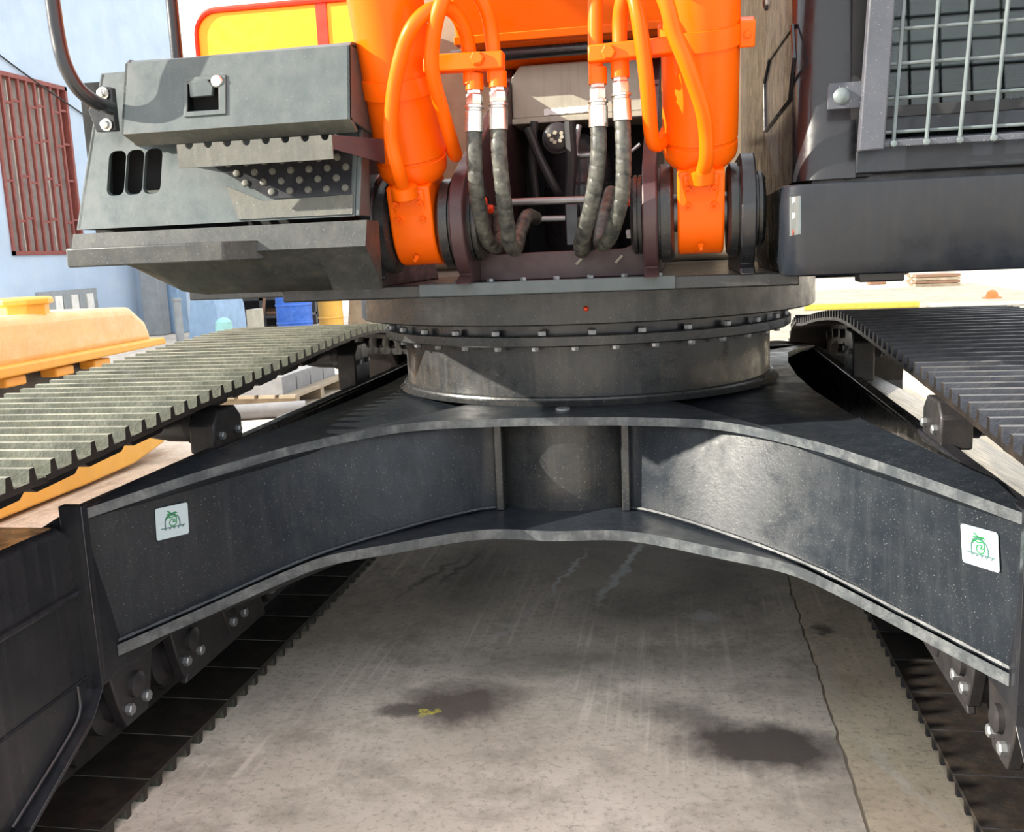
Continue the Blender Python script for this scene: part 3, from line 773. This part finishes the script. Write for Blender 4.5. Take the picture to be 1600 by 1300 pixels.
# front face with a cut-out for the latch
lw = [atY(291, 127, YD-.01), atY(350, 125, YD-.01), atY(350, 175, YD-.01), atY(291, 178, YD-.01)]
hx0, hx1, hz1, hz0 = lw[0].x, lw[1].x, lw[0].z, lw[2].z
def dpt(x, z):
    f = (1.666-z)/(1.666-1.505); return V(x, YD-.03*f, z)
def dx_at(z): return dx0-.012*(1.666-z)/(1.666-1.505)
for poly in ([(dx_at(hz1), hz1), (dx1, hz1), (dx1, 1.666), (dx0, 1.666)], [(dx_at(1.505), 1.505), (dx1, 1.505), (dx1, hz0), (dx_at(hz0), hz0)], [(dx_at(hz0), hz0), (hx0, hz0), (hx0, hz1), (dx_at(hz1), hz1)], [(hx1, hz0), (dx1, hz0), (dx1, hz1), (hx1, hz1)]):
    mb.prism([dpt(x, z) for x, z in poly], (0, .006, 0))
DR = mb.build('tool_box_door', 'grey_paint', TB)
mb = MB(); mb.prism([dpt(dx1, 1.666), dpt(dx1, 1.505), V(dx1, YD+.14, 1.488), V(dx1, YD+.16, 1.672)], (-.006, 0, 0)); mb.build('door_side', 'grey_paint', TB)
mb = MB(); mb.prism([dpt(dx0, 1.666), dpt(dx0-.012, 1.505), V(dx0, YD+.14, 1.488), V(dx0, YD+.16, 1.672)], (.006, 0, 0)); mb.build('door_side', 'grey_paint', TB)
mb = MB(); mb.prism([V(dx0, YD, 1.666), V(dx1, YD, 1.666), V(dx1, YD+.02, 1.679), V(dx1, YD+.17, 1.69), V(dx0, YD+.17, 1.69), V(dx0, YD+.02, 1.679)], (0, 0, -.006)); mb.build('door_top', 'grey_paint', TB, bevel=.002)
mb = MB(); mb.prism([V(dx0-.012, YD-.03, 1.505), V(dx1, YD-.03, 1.505), V(dx1, YD+.012, 1.480), V(dx0+.004, YD+.012, 1.480)], (0, .012, .006)); mb.build('door_lip', 'grey_dusty', TB, bevel=.002)
# latch
mb = MB(); ins = .008
def lpt(px, py, dy=0): p = atY(px, py, YD-.016); p.y += dy; return p
def recess(mbx): mbx.prism([V(hx0-.002, YD+.02, hz0-.002), V(hx1+.002, YD+.02, hz0-.002), V(hx1+.002, YD+.02, hz1+.002), V(hx0-.002, YD+.02, hz1+.002)], (0, .004, 0))
m2 = MB(); recess(m2); LT = m2.build('latch_recess', 'black_void', TB)
for a, b in (((hx0-.006, hz1-.002), (hx1+.006, hz1+.008)), ((hx0-.006, hz0-.008), (hx1+.006, hz0+.004)), ((hx0-.006, hz0), (hx0+.004, hz1)), ((hx1-.012, hz0), (hx1+.006, hz1))):
    m = MB(); p, q = dpt(*a), dpt(*b); m.prism([p, dpt(b[0], a[1]), q, dpt(a[0], b[1])], (0, -.004, .0)); m.build('latch_frame', 'grey_paint', TB, bevel=.002)
m = MB(); c = dpt((hx0+hx1)/2-.008, (hz0+hz1)/2+.006)
m.prism([c+V(-.030, -.001, -.006), c+V(.024, -.001, -.006), c+V(.028, .0, .014), c+V(.016, .0, .03), c+V(-.03, .0, .03)], (0, .012, 0)); m.build('latch_handle', 'grey_paint', TB, bevel=.002)
kc = dpt(hx1-.016, hz1-.006); MB().lathe(kc, kc+V(0, -1, 0), [(0, .014), (.004, .0145), (.008, .012), (.009, .004)], 20).build('lock_cylinder', 'bright_steel', TB)
# step with toothed holes, and its tread
YS = -1.20
a, b, c_, d = atY(276, 228, YS), atY(518, 208, YS), atY(514, 236, YS), atY(279, 251, YS)
sz_, sx0, sx1 = (a.z+b.z)/2, a.x, b.x
mb = MB(); hgt = .052
top = []
nh = 8
px_ = sx1-sx0
pl = [V(sx0, YS, sz_-hgt), V(sx1, YS, sz_-hgt), V(sx1, YS, sz_)]
for k in range(nh-1, -1, -1):
    cx = sx0+px_*(k+.65)/nh
    for j in range(7):
        an = math.radians(180*j/6); pl.append(V(cx+.010*math.cos(an), YS, sz_-.012*math.sin(an)))
pl.append(V(sx0, YS, sz_))
mb.prism(pl, (0, .006, 0)); ST = mb.build('step_edge', 'grey_dusty', TB)
mb = MB(); mb.prism([V(sx0, YS+.007, sz_-.022), V(sx1, YS+.007, sz_-.022), V(sx1, YS+.2, sz_-.012), V(sx0+.02, YS+.2, sz_-.012)], (0, 0, .005)); mb.build('step_tread', 'grey_dusty', TB)
# the step's cast shadow as a dark plate, with raised pale dots of light
mb = MB()
pp = [bodypt(-.80, 1.445)+V(0, -.006, 0), bodypt(-.425, 1.452)+V(0, -.006, 0), bodypt(-.425, 1.345)+V(0, -.006, 0), bodypt(-.62, 1.345)+V(0, -.006, 0)]
mb.prism(pp, (0, .004, 0)); PT = mb.build('step_shadow', 'black_clean', TB)
for r in range(4):
    for k in range(8):
        x = -.775+k*.045+(.022 if r % 2 else 0); z = 1.432-r*.024
        if x > -.435 or x < -.80+(1.445-z)*1.6+.01: continue
        c = bodypt(x, z)+V(0, -.006, 0); nn = V(0, -.954, .30)
        MB().lathe(c, c+nn, [(0, .009), (.004, .008), (.005, .005)], 10).build('light_dot', 'grey_dusty', TB)
mb = MB(); mb.prism([bodypt(-.64, 1.340), bodypt(-.42, 1.345), bodypt(-.42, 1.300), bodypt(-.70, 1.300), bodypt(-.735, 1.38)], (0, -.004, 0)); mb.build('lower_tread', 'grey_dusty', TB)
mb = MB(); mb.prism([V(sx1, YS+.005, sz_-.03), V(sx1+.075, YS+.14, sz_-.055), V(sx1+.075, YS+.14, sz_+.0), V(sx1, YS+.005, sz_+.0)], (-.004, .006, 0)); mb.build('step_bracket', 'inner_red', TB)
# lower skirt with ledge
YK = -1.17
mb = MB()
kl, kr = atY(106, 372, YK).x, atY(572, 350, YK).x
mb.prism([V(kl, YK, 1.236), V(kl, YK+.02, 1.283), V(kl, -.5, 1.283), V(kl, -.5, 1.13), V(kl+.0, -1.0, 1.13), V(kl, YK+.02, 1.20)], (kr-kl-.01, 0, 0))
# cut the lower left corner away: replace by a lofted shape
mb = MB()
def sk(x, t, yb_=-.5): # section of skirt
    z0 = 1.125+t*.095
    return [V(x, YK, 1.226), V(x, YK+.022, 1.284), V(x, yb_, 1.284), V(x, yb_, z0), V(x, min(-1.02, yb_-.01), z0), V(x, -1.10, z0+.01+.03*(1-t))]
mb.loft([sk(kl, 1), sk(kl+.04, .95), sk(kl+.20, .10), sk(kl+.26, 0), sk(-.50, 0), sk(-.498, 0, -1.06), sk(kr-.005, 0, -1.06)])
SK = mb.build('box_skirt', 'skirt_grey', TB, bevel=.004)
mb = MB(); la, lb_ = atY(103, 400, -1.24).x, atY(348, 390, -1.24).x
mb.prism([V(la, -1.24, 1.205), V(lb_, -1.24, 1.205), V(lb_+.06, -1.15, 1.205), V(la+.02, -1.12, 1.205)], (0, 0, .044)); mb.build('ledge', 'skirt_grey', TB, bevel=.004)

# handrail hoop
HR = MB()
hp = [atY(172, 168, -1.10), atY(150, 160, -1.16), atY(122, 138, -1.20), atY(101, 100, -1.22), atY(90, 55, -1.22), atY(82, 0, -1.22)]
hp += [hp[-1]+V(-.005, 0, .25), hp[-1]+V(.01, .02, .42), hp[-1]+V(.10, .10, .52), hp[-1]+V(.22, .3, .54)]
e2 = atY(268, 0, -.72)
hp += [V(e2.x-.06, -.80, 2.40), V(e2.x, -.74, 2.33), V(e2.x, -.72, 2.2), e2, V(e2.x, -.72, 1.62)]
HO = HR.tube(catmull(hp, 8), .0165, 14).build('handrail', 'black_clean', EX)
p = atY(168, 172, -1.09)
mb = MB(); mb.prism([p+V(-.030, -.01, -.05), p+V(.022, -.01, -.05), p+V(.022, -.01, .05), p+V(-.01, -.01, .055), p+V(-.045, -.01, .0)], (0, .02, 0)); mb.build('mount_plate', 'black_clean', HO, bevel=.003)
for dz in (-.036, .036):
    MB().lathe(p+V(.002, -.012, dz), p+V(.002, -.2, dz), [(0, .014), (.004, .015), (.005, .010), (.014, .010), (.016, .006)], 12).build('bolt', 'bright_steel', HO)

# ---------------- orange engine hood behind the tool box, painted an overexposed yellow
YH = .5
mb = MB()
hl, hr = -1.57, -.84
pr = [(hl, 1.2)]+[(hl+.09-.09*math.cos(math.radians(9*k)), 2.10+.085*math.sin(math.radians(9*k))) for k in range(11)]+[(hr, 2.185), (hr, 1.2)]
mb.prism([V(x, YH, z) for x, z in pr], (0, 1.0, 0))
HD = mb.build('engine_hood', 'hood_overlit', EX, bevel=.004)
mb = MB(); path = [V(hl-.004, YH-.004, 1.9)]+[V(hl+.09-.094*math.cos(math.radians(9*k)), YH-.004, 2.10+.089*math.sin(math.radians(9*k))) for k in range(11)]+[V(hr, YH-.004, 2.189)]
mb.tube(path, .012, 8); mb.build('hood_trim', 'trim_red', HD)
sx_ = atY(503, 30, YH).x; mb = MB(); mb.box((sx_-.022, YH-.006, 1.6), (sx_+.022, YH, 2.19)); mb.build('hood_stripe', 'trim_red', HD)

# rear body and counterweight behind the boom foot, added to shape light and reflections
mb = MB(); mb.box((-.83, .95, 1.125), (1.50, 1.9, 2.36)); RB = mb.build('engine_compartment', 'wood', EX, bevel=.04, seg=3)  # tan tone is there to be mirrored in the cab wall
mb = MB(); mb.prism([V(1.45*math.cos(math.radians(a)), 1.7+1.0*math.sin(math.radians(a)), 1.0) for a in range(0, 181, 12)], (0, 0, 1.0)); mb.build('counterweight', 'cab_dark', EX, bevel=.04, seg=3)

# ---------------- cab on the right
CXI = .575           # inner face of cab
mb = MB()
# lower skirt box with rounded near corner
def rounded(x0, x1, y0, y1, r, z, n=6):
    out = []
    for k in range(n+1):
        a = math.radians(180+90*k/n); out.append(V(x0+r+r*math.cos(a), y0+r+r*math.sin(a), z))
    return out+[V(x1, y0, z), V(x1, y1, z), V(x0, y1, z)]
mb.loft([rounded(CXI-.02, 1.60, -1.04, -.30, .05, 1.118), rounded(CXI-.03, 1.60, -1.055, -.30, .05, 1.15), rounded(CXI-.03, 1.60, -1.06, -.30, .05, 1.318)])
CK = mb.build('cab_skirt', 'cab_skirt', EX, bevel=.004)
mb = MB(); q = [atX(1236, 308, CXI-.031), atX(1251, 306, CXI-.031), atX(1251, 366, CXI-.031), atX(1236, 369, CXI-.031)]
mb.prism(q, (-.003, 0, 0)); PLT = mb.build('data_plate', 'wire_grey', CK)
q0 = (q[0]+q[1]+q[2]+q[3])/4
for dz in (-.032, .0, .03):
    m = MB(); m.cyl(q0+V(-.002, 0, dz), q0+V(-.006, 0, dz), .006, 8); m.build('rivet', 'grille_red' if dz < 0 else 'white_paint', CK)
mb = MB(); pp = atY(1378, 432, -.95); mb.box(pp+V(-.05, 0, -.012), pp+V(.05, .06, .02)); mb.build('drain_bracket', 'black_clean', CK, bevel=.004)
# cab shell: side wall, rounded corner pillar, sill, window opening, roof
mb = MB()
def cabsec(z, f=0):
    # plan section of the corner: side wall -> rounded pillar -> front return, thickness .05
    y0 = -1.03+f; r = .075; o = []; i = []
    for k in range(9):
        a = math.radians(180+90*k/8); o.append(V(CXI+r+r*math.cos(a), y0+r+r*math.sin(a), z)); i.append(V(CXI+r+(r-.045)*math.cos(a), y0+r+(r-.045)*math.sin(a), z))
    o = [V(CXI, .9, z), V(CXI, -.5, z)]+o+[V(.70, y0, z)]; i = [V(CXI+.045, .9, z), V(CXI+.045, -.5, z)]+i+[V(.70, y0+.045, z)]
    return o+i[::-1]
mb.loft([cabsec(1.328), cabsec(1.7, .03), cabsec(2.2, .12), cabsec(2.9, .30)])
CAB = mb.build('cab', 'cab_dark', EX)
mb = MB(); mb.prism([V(.70, -1.035, 1.335), V(.70, -1.035, 1.405), V(.70, -.95, 1.42), V(.70, -.95, 1.335)], (.86, 0, 0)); mb.build('window_sill', 'cab_skirt', CAB, bevel=.004)
mb = MB(); mb.prism([V(.70, -1.015, 1.418), V(.70, -1.012, 1.452), V(.70, -.97, 1.455), V(.70, -.97, 1.42)], (.86, 0, 0)); mb.build('window_frame', 'cab_skirt', CAB, bevel=.004)
mb = MB(); mb.prism([V(.70, -1.005, 1.452), V(.70, -1.0, 1.478), V(.70, -.975, 1.478), V(.70, -.975, 1.452)], (.86, 0, 0)); mb.build('window_seal', 'rubber', CAB, bevel=.003)
mb = MB(); mb.prism([V(.70, -1.0, 1.47), V(.70, -.70, 2.85), V(1.52, -.70, 2.85), V(1.52, -1.0, 1.47)], (0, .006, 0)); mb.build('windscreen', 'window_glass', CAB)
mb = MB(); mb.box((.69, -1.02, 1.33), (.735, -.98, 1.9)); mb.build('inner_post', 'rubber', CAB)
mb = MB(); mb.box((1.51, -1.02, 1.33), (1.58, .9, 2.9)); mb.build('side_wall', 'cab_dark', CAB, bevel=.006)
mb = MB(); mb.box((CXI, -.75, 2.88), (1.60, .95, 2.95)); mb.build('roof', 'cab_dark', CAB, bevel=.02)
mb = MB(); mb.box((CXI+.04, .85, 1.33), (1.56, .9, 2.9)); mb.build('rear_wall', 'guard_grey', CAB)
mb = MB(); mb.box((CXI+.04, -.98, 1.30), (1.56, .9, 1.34)); mb.build('cab_floor', 'black_clean', CAB)
mb = MB(); mb.prism([V(.85, .0, 1.75), V(1.40, .0, 1.75), V(1.36, .12, 2.4), V(.90, .12, 2.4)], (0, .14, 0)); mb.build('seat_back', 'rubber', CAB, bevel=.04)
mb = MB(); mb.box((.85, -.45, 1.60), (1.40, .02, 1.78)); mb.build('seat', 'rubber', CAB, bevel=.04)
for x in (.80, 1.42):
    MB().tube(catmull([V(x, -.35, 1.45), V(x, -.5, 1.7), V(x+.01, -.55, 1.85)], 6), .016, 10).build('control_lever', 'rubber', CAB)
# embossed rim on the side wall
hx = [atX(px, py, CXI) for px, py in ((1204, 92), (1240, 40), (1243, 90), (1236, 155), (1197, 205), (1196, 130))]
mb = MB(); pth = hx+[hx[0], hx[1]]
mb.tube([p+V(-.002, 0, 0) for p in hx+[hx[0]]], .005, 6); mb.build('embossed_rim', 'cab_dark', CAB)
pl = atX(1198, 4, CXI); MB().lathe(pl, pl+V(-1, 0, 0), [(0, .022), (.006, .022), (.012, .012), (.013, .002)], 20).build('round_lock', 'bright_steel', CAB)
for px in (1316, 1300):
    pass
# guard frame and mesh in front of the windscreen
YG = -1.10
gl_t, gl_b = atY(1372, 0, YG), atY(1362, 236, YG)
def gx(z): return gl_b.x+(z-gl_b.z)*(.05)
gb, gt = atY(1365, 235, YG).z, 2.75
mb = MB(); mb.prism([V(gx(gb)-.026, YG, gb), V(gx(gb)+.026, YG, gb), V(gx(gt)+.026, YG+.0, gt), V(gx(gt)-.026, YG, gt)], (0, .030, 0))
GD = mb.build('window_guard', 'guard_grey', EX, bevel=.004)
zt0 = gb+.012
sp = .0705
mb = MB(); mb.prism([V(gx(gb)+.026, YG+.010, gb+.006), V(1.58, YG+.010, gb+.006), V(1.58, YG+.010, gb+.020), V(gx(gb)+.026, YG+.010, gb+.020)], (0, .014, 0)); mb.build('bottom_rail', 'guard_grey', GD, bevel=.002)
for k in range(10):
    xb = atY(1398, 216, YG).x+k*.0655
    a = V(xb, YG+.012, gb+.012); b = V(xb+.052*(1.3)+k*.006, YG+.012, gt)
    MB().tube([a, b], .0042, 8).build('wire', 'wire_grey', GD)
    MB().lathe(a+V(0, -.004, 0), a+V(0, -.2, 0), [(0, .008), (.005, .006), (.006, .001)], 8).build('weld_spot', 'wire_grey', GD)
for k in range(19):
    z = atY(1395, 205, YG).z+k*.0685
    MB().tube([V(gx(z)+.02, YG+.018, z), V(1.58, YG+.018, z)], .0038, 8).build('wire', 'wire_grey', GD)
t0 = atY(1317, 148, YG)
mb = MB(); mb.prism([t0+V(-.028, .02, -.026), t0+V(.05, .02, -.026), t0+V(.05, .02, .028), t0+V(-.022, .02, .028), t0+V(-.028, .02, .022)], (0, .008, 0)); mb.build('mount_tab', 'guard_grey', GD, bevel=.002)
MB().lathe(t0+V(0, .02, 0), t0+V(0, -1, 0), [(0, .017), (.006, .017), (.011, .012), (.013, .003)], 20).build('bolt', 'wire_grey', GD, label='pale round bolt head')

# ================================================================== THINGS IN THE YARD
# yellow machine body standing beyond the left track
YB = empty('yellow_machine_hood', None, (-3.4, 1.0, 0))
tag(YB, 'pale yellow machine body with a round cap, standing beyond the left track', 'machine body')
o3 = V(-3.4, 1.0, 0)
def yb(name, m, mat, bev=.02):
    m.v = [v-o3 for v in m.v]; return m.build(name, mat, YB, bevel=bev, seg=3)
m = MB(); XF = -3.0
m.prism([V(XF, -1.2, .70), V(XF, 2.40, .725), V(XF, 2.33, .86), V(XF, 2.18, .955), V(XF, 1.9, .965), V(XF, -1.2, 1.02)], (-1.1, 0, 0)); yb('hood', m, 'yellow_body', .05)
m = MB(); m.prism([V(XF+.06, -1.2, .665), V(XF+.06, 2.44, .70), V(XF+.06, 2.42, .745), V(XF+.06, -1.2, .735)], (-1.2, 0, 0)); yb('lip', m, 'yellow_orange', .012)
m = MB(); m.box((XF-.1, -1.2, .25), (XF-1.0, 1.9, .68)); yb('core', m, 'dark_clutter', .01)
m = MB(); sk_ = [V(XF+.08, -1.2, .03), V(XF+.08, 1.4, .02), V(XF+.08, 1.9, .03), V(XF+.08, 2.25, .09), V(XF+.08, 2.46, .22), V(XF+.08, 2.48, .34), V(XF+.08, -1.2, .36)]
m.prism(sk_, (-1.2, 0, 0)); yb('lower_skirt', m, 'yellow_orange', .015)
for y in (.95, 1.35, 1.7): m = MB(); m.box((XF-.08, y, .63), (XF+.02, y+.16, .68)); yb('bracket', m, 'yellow_orange', .01)
c0 = atX(38, 497, XF-.15)
m = MB(); m.lathe(c0-V(0, 0, .02), c0+V(0, 0, 1), [(0, .13), (.0, .13), (.09, .13), (.095, .155), (.12, .155), (.13, .14)], 8); yb('round_cap', m, 'yellow_orange', .005)

# blue slanted panel, grey pillars, pipe
def single(name, m, mat, label, cat, group=None, bev=0.0, smooth=.6):
    o = m.build(name, mat, None, bevel=bev, smooth=smooth); return tag(o, label, cat, group)
def gy(px, Y, z=0): p = atY(px, 480, Y); return p.x
Yp = 12.0
m = MB(); m.box((gy(222, Yp), Yp, 0), (gy(250, Yp), Yp+.3, 2.2)); single('steel_cabinet', m, 'pillar_grey', 'grey upright steel cabinet standing before the blue wall', 'cabinet', bev=.02)
m = MB(); m.box((gy(252, Yp+.4), Yp+.4, 0), (gy(280, Yp+.4), Yp+.7, 2.2)); single('metal_post', m, 'pale_blue', 'pale blue square post beside the grey steel cabinet', 'post', bev=.02)
Yq = 11.0
m = MB(); m.prism([V(gy(290, Yq), Yq, 0), V(gy(340, Yq), Yq, 0), V(gy(338, Yq), Yq, .5), V(gy(322, Yq), Yq, 1.25), V(gy(306, Yq), Yq, 1.25)], (0, 1.0, 0)); single('blue_hopper', m, 'pale_blue', 'light blue slanted steel hopper between post and dark rack', 'hopper', bev=.01)
m = MB(); xx = gy(277, 10.2); m.cyl((xx, 10.2, 0), (xx, 10.2, .66), .06, 16); m.cyl((xx, 10.2, .66), (xx, 10.2, .70), .075, 16); single('bollard', m, 'pillar_grey', 'short pale grey capped pipe standing before the blue hopper', 'pipe')
# dark rack with shelves and stock
RK = empty('storage_rack', None, (gy(385, 13), 13.0, 0)); tag(RK, 'dark storage rack with long steel stock on its shelves', 'rack')
rx0, rx1 = gy(342, 13), gy(470, 13); ro = V(gy(385, 13), 13.0, 0)
def rk(name, lo, hi, mat='dark_clutter'):
    m = MB(); m.box(V(*lo)-ro, V(*hi)-ro); return m.build(name, mat, RK, smooth=0)
for x in (rx0, (rx0+rx1)/2, rx1-.08):
    for y in (13, 13.7): rk('upright', (x, y, 0), (x+.08, y+.08, 1.9))
for z in (.18, .50, .80, 1.1, 1.5): rk('shelf', (rx0, 13.0, z), (rx1, 13.8, z+.05))
rk('back_sheet', (rx0, 13.85, 0), (rx1, 13.9, 1.9))
for z, y in ((.58, 13.1), (.62, 13.3), (.88, 13.05), (.9, 13.3), (.26, 13.1), (.30, 13.4)):
    m = MB(); m.cyl(V(rx0+.1, y, z)-ro, V(rx1-.15, y, z)-ro, .035, 10); m.build('steel_bar', 'rust' if z < .6 else 'pillar_grey', RK)
m = MB(); m.tube([V(gy(405, 12.6), 12.6, 0)-ro, V(gy(425, 12.9), 12.9, 1.2)-ro], .03, 8); m.build('brace', 'rust', RK)
# blue and yellow drums
def drum(px, Y, r, hgt, mat, name, label):
    x = gy(px, Y); m = MB()
    pr = [(0, r-.02), (.02, r)]
    for z in (.3, .6): pr += [(hgt*z-.02, r), (hgt*z, r+.015), (hgt*z+.02, r)]
    pr += [(hgt-.03, r), (hgt-.01, r+.012), (hgt, r-.01), (hgt, .02)]
    m.lathe((x, Y, 0), (x, Y, 1), pr, 32)
    return single(name, m, mat, label, 'drum')
drum(459, 10.5, .265, .88, 'barrel_blue', 'blue_drum', 'blue plastic drum standing behind the left track')
drum(516, 11.2, .19, .92, 'yellow_orange', 'yellow_drum', 'yellow drum standing right of the blue drum')
m = MB(); Yt = 11.5; m.prism([V(gy(540, Yt), Yt, 0), V(gy(575, Yt), Yt, 0), V(gy(575, Yt), Yt, 1.05), V(gy(552, Yt), Yt, 1.05)], (0, .6, 0)); single('rust_tank', m, 'wood', 'tan slanted tank just left of the swing ring', 'tank', bev=.02)
m = MB(); Ya = 8.5; xa = gy(390, Ya); m.box((xa-.06, Ya, 0), (xa+.05, Ya+.3, .58)); single('pale_crate', m, 'cover_beige', 'small pale crate before the dark rack', 'crate', bev=.01)
m = MB(); xa = gy(347, 9.0); m.lathe((xa, 9, 0), (xa, 9, 1), [(0, .12), (.3, .12), (.40, .11), (.45, .06), (.46, .01)], 16); single('teal_bag', m, 'teal', 'small teal bundle right of the blue hopper', 'bundle')
# pallet with grey slabs seen under the left track
PL = empty('wooden_pallet', None, (-3.05, 4.4, 0)); tag(PL, 'low wooden pallet loaded with grey slabs, seen under the left track', 'pallet')
po = V(-3.05, 4.4, 0)
def plp(name, lo, hi, mat='wood'):
    m = MB(); m.box(V(*lo)-po, V(*hi)-po); return m.build(name, mat, PL, smooth=0)
for y in (4.0, 4.55, 5.1): plp('runner', (-3.75, y, 0), (-2.75, y+.08, .10))
for k in range(6): plp('board', (-3.75+k*.175, 3.95, .10), (-3.75+k*.175+.14, 5.25, .125))
for k in range(4):
    plp('slab', (-3.72, 3.98+k*.31, .125), (-2.85, 3.98+k*.31+.29, .27), 'slab_grey')
for i, (a, b, r, lab) in enumerate((((-2.7, 5.5, .08), (-2.1, 6.8, .08), .08, 'grey round log lying behind the slab pallet'), ((-2.55, 3.7, .06), (-3.6, 3.35, .06), .06, 'grey pipe lying in front of the slab pallet'))):
    m = MB(); m.cyl(a, b, r, 16); single('grey_pipe', m, 'slab_grey', lab, 'pipe')
m = MB(); m.lathe((-2.35, 4.9, .11), (-2.25, 4.6, .11), [(0, .09), (.02, .11), (.2, .11), (.22, .09)], 20); single('white_roll', m, 'white_paint', 'white roll lying beside the slab pallet', 'roll')
m = MB(); m.prism([V(-1.95, 2.9, .0), V(-1.8, 3.9, .0), V(-1.8, 3.9, .14), V(-1.95, 2.9, .14)], (-.5, 0, 0)); single('dark_tray', m, 'dark_clutter', 'dark shallow tray on the lit ground beside the carbody leg', 'tray', bev=.02)
# right-hand yard
m = MB(); m.box((2.4, 13.4, .002), (4.2, 13.6, .10)); single('yellow_kerb', m, 'kerb_yellow', 'yellow painted kerb behind the right track', 'kerb', bev=.02)
m = MB(); m.box((4.3, 13.2, .002), (6.5, 13.4, .06)); single('white_kerb', m, 'kerb_white', 'pale kerb running right of the yellow kerb', 'kerb', bev=.02)
RP = empty('timber_stack', None, (6.1, 20.3, 0)); tag(RP, 'stack of brown timber planks on the bright yard behind the cab', 'timber stack')
for r in range(4):
    for k in range(3):
        m = MB(); m.box((-.5, -.45+k*.32, .002+r*.07), (.45, -.45+k*.32+.28, .06+r*.07)); m.build('plank', 'rust' if (r+k) % 2 else 'wood', RP, smooth=0)
m = MB(); c0 = atZ(1550, 466, 0); m.lathe((c0.x, c0.y, .002), (c0.x, c0.y, 1), [(0, .16), (.02, .16), (.03, .11), (.1, .09), (.14, .05), (.15, .01)], 16); single('orange_cap', m, 'orange_plastic', 'small orange cap lying on the yard at the far right', 'cap')
m = MB(); m.box((4.9, 21.5, .002), (5.3, 21.8, .12)); single('rubble_block', m, 'rust', 'small brown block left of the timber stack', 'block', bev=.02)
# rail on the ground beyond the right track
m = MB(); m.box((1.75, 1.2, .002), (1.95, 4.6, .07)); single('dark_rail', m, 'dark_clutter', 'dark steel rail lying on the ground beyond the right track', 'rail', bev=.01)
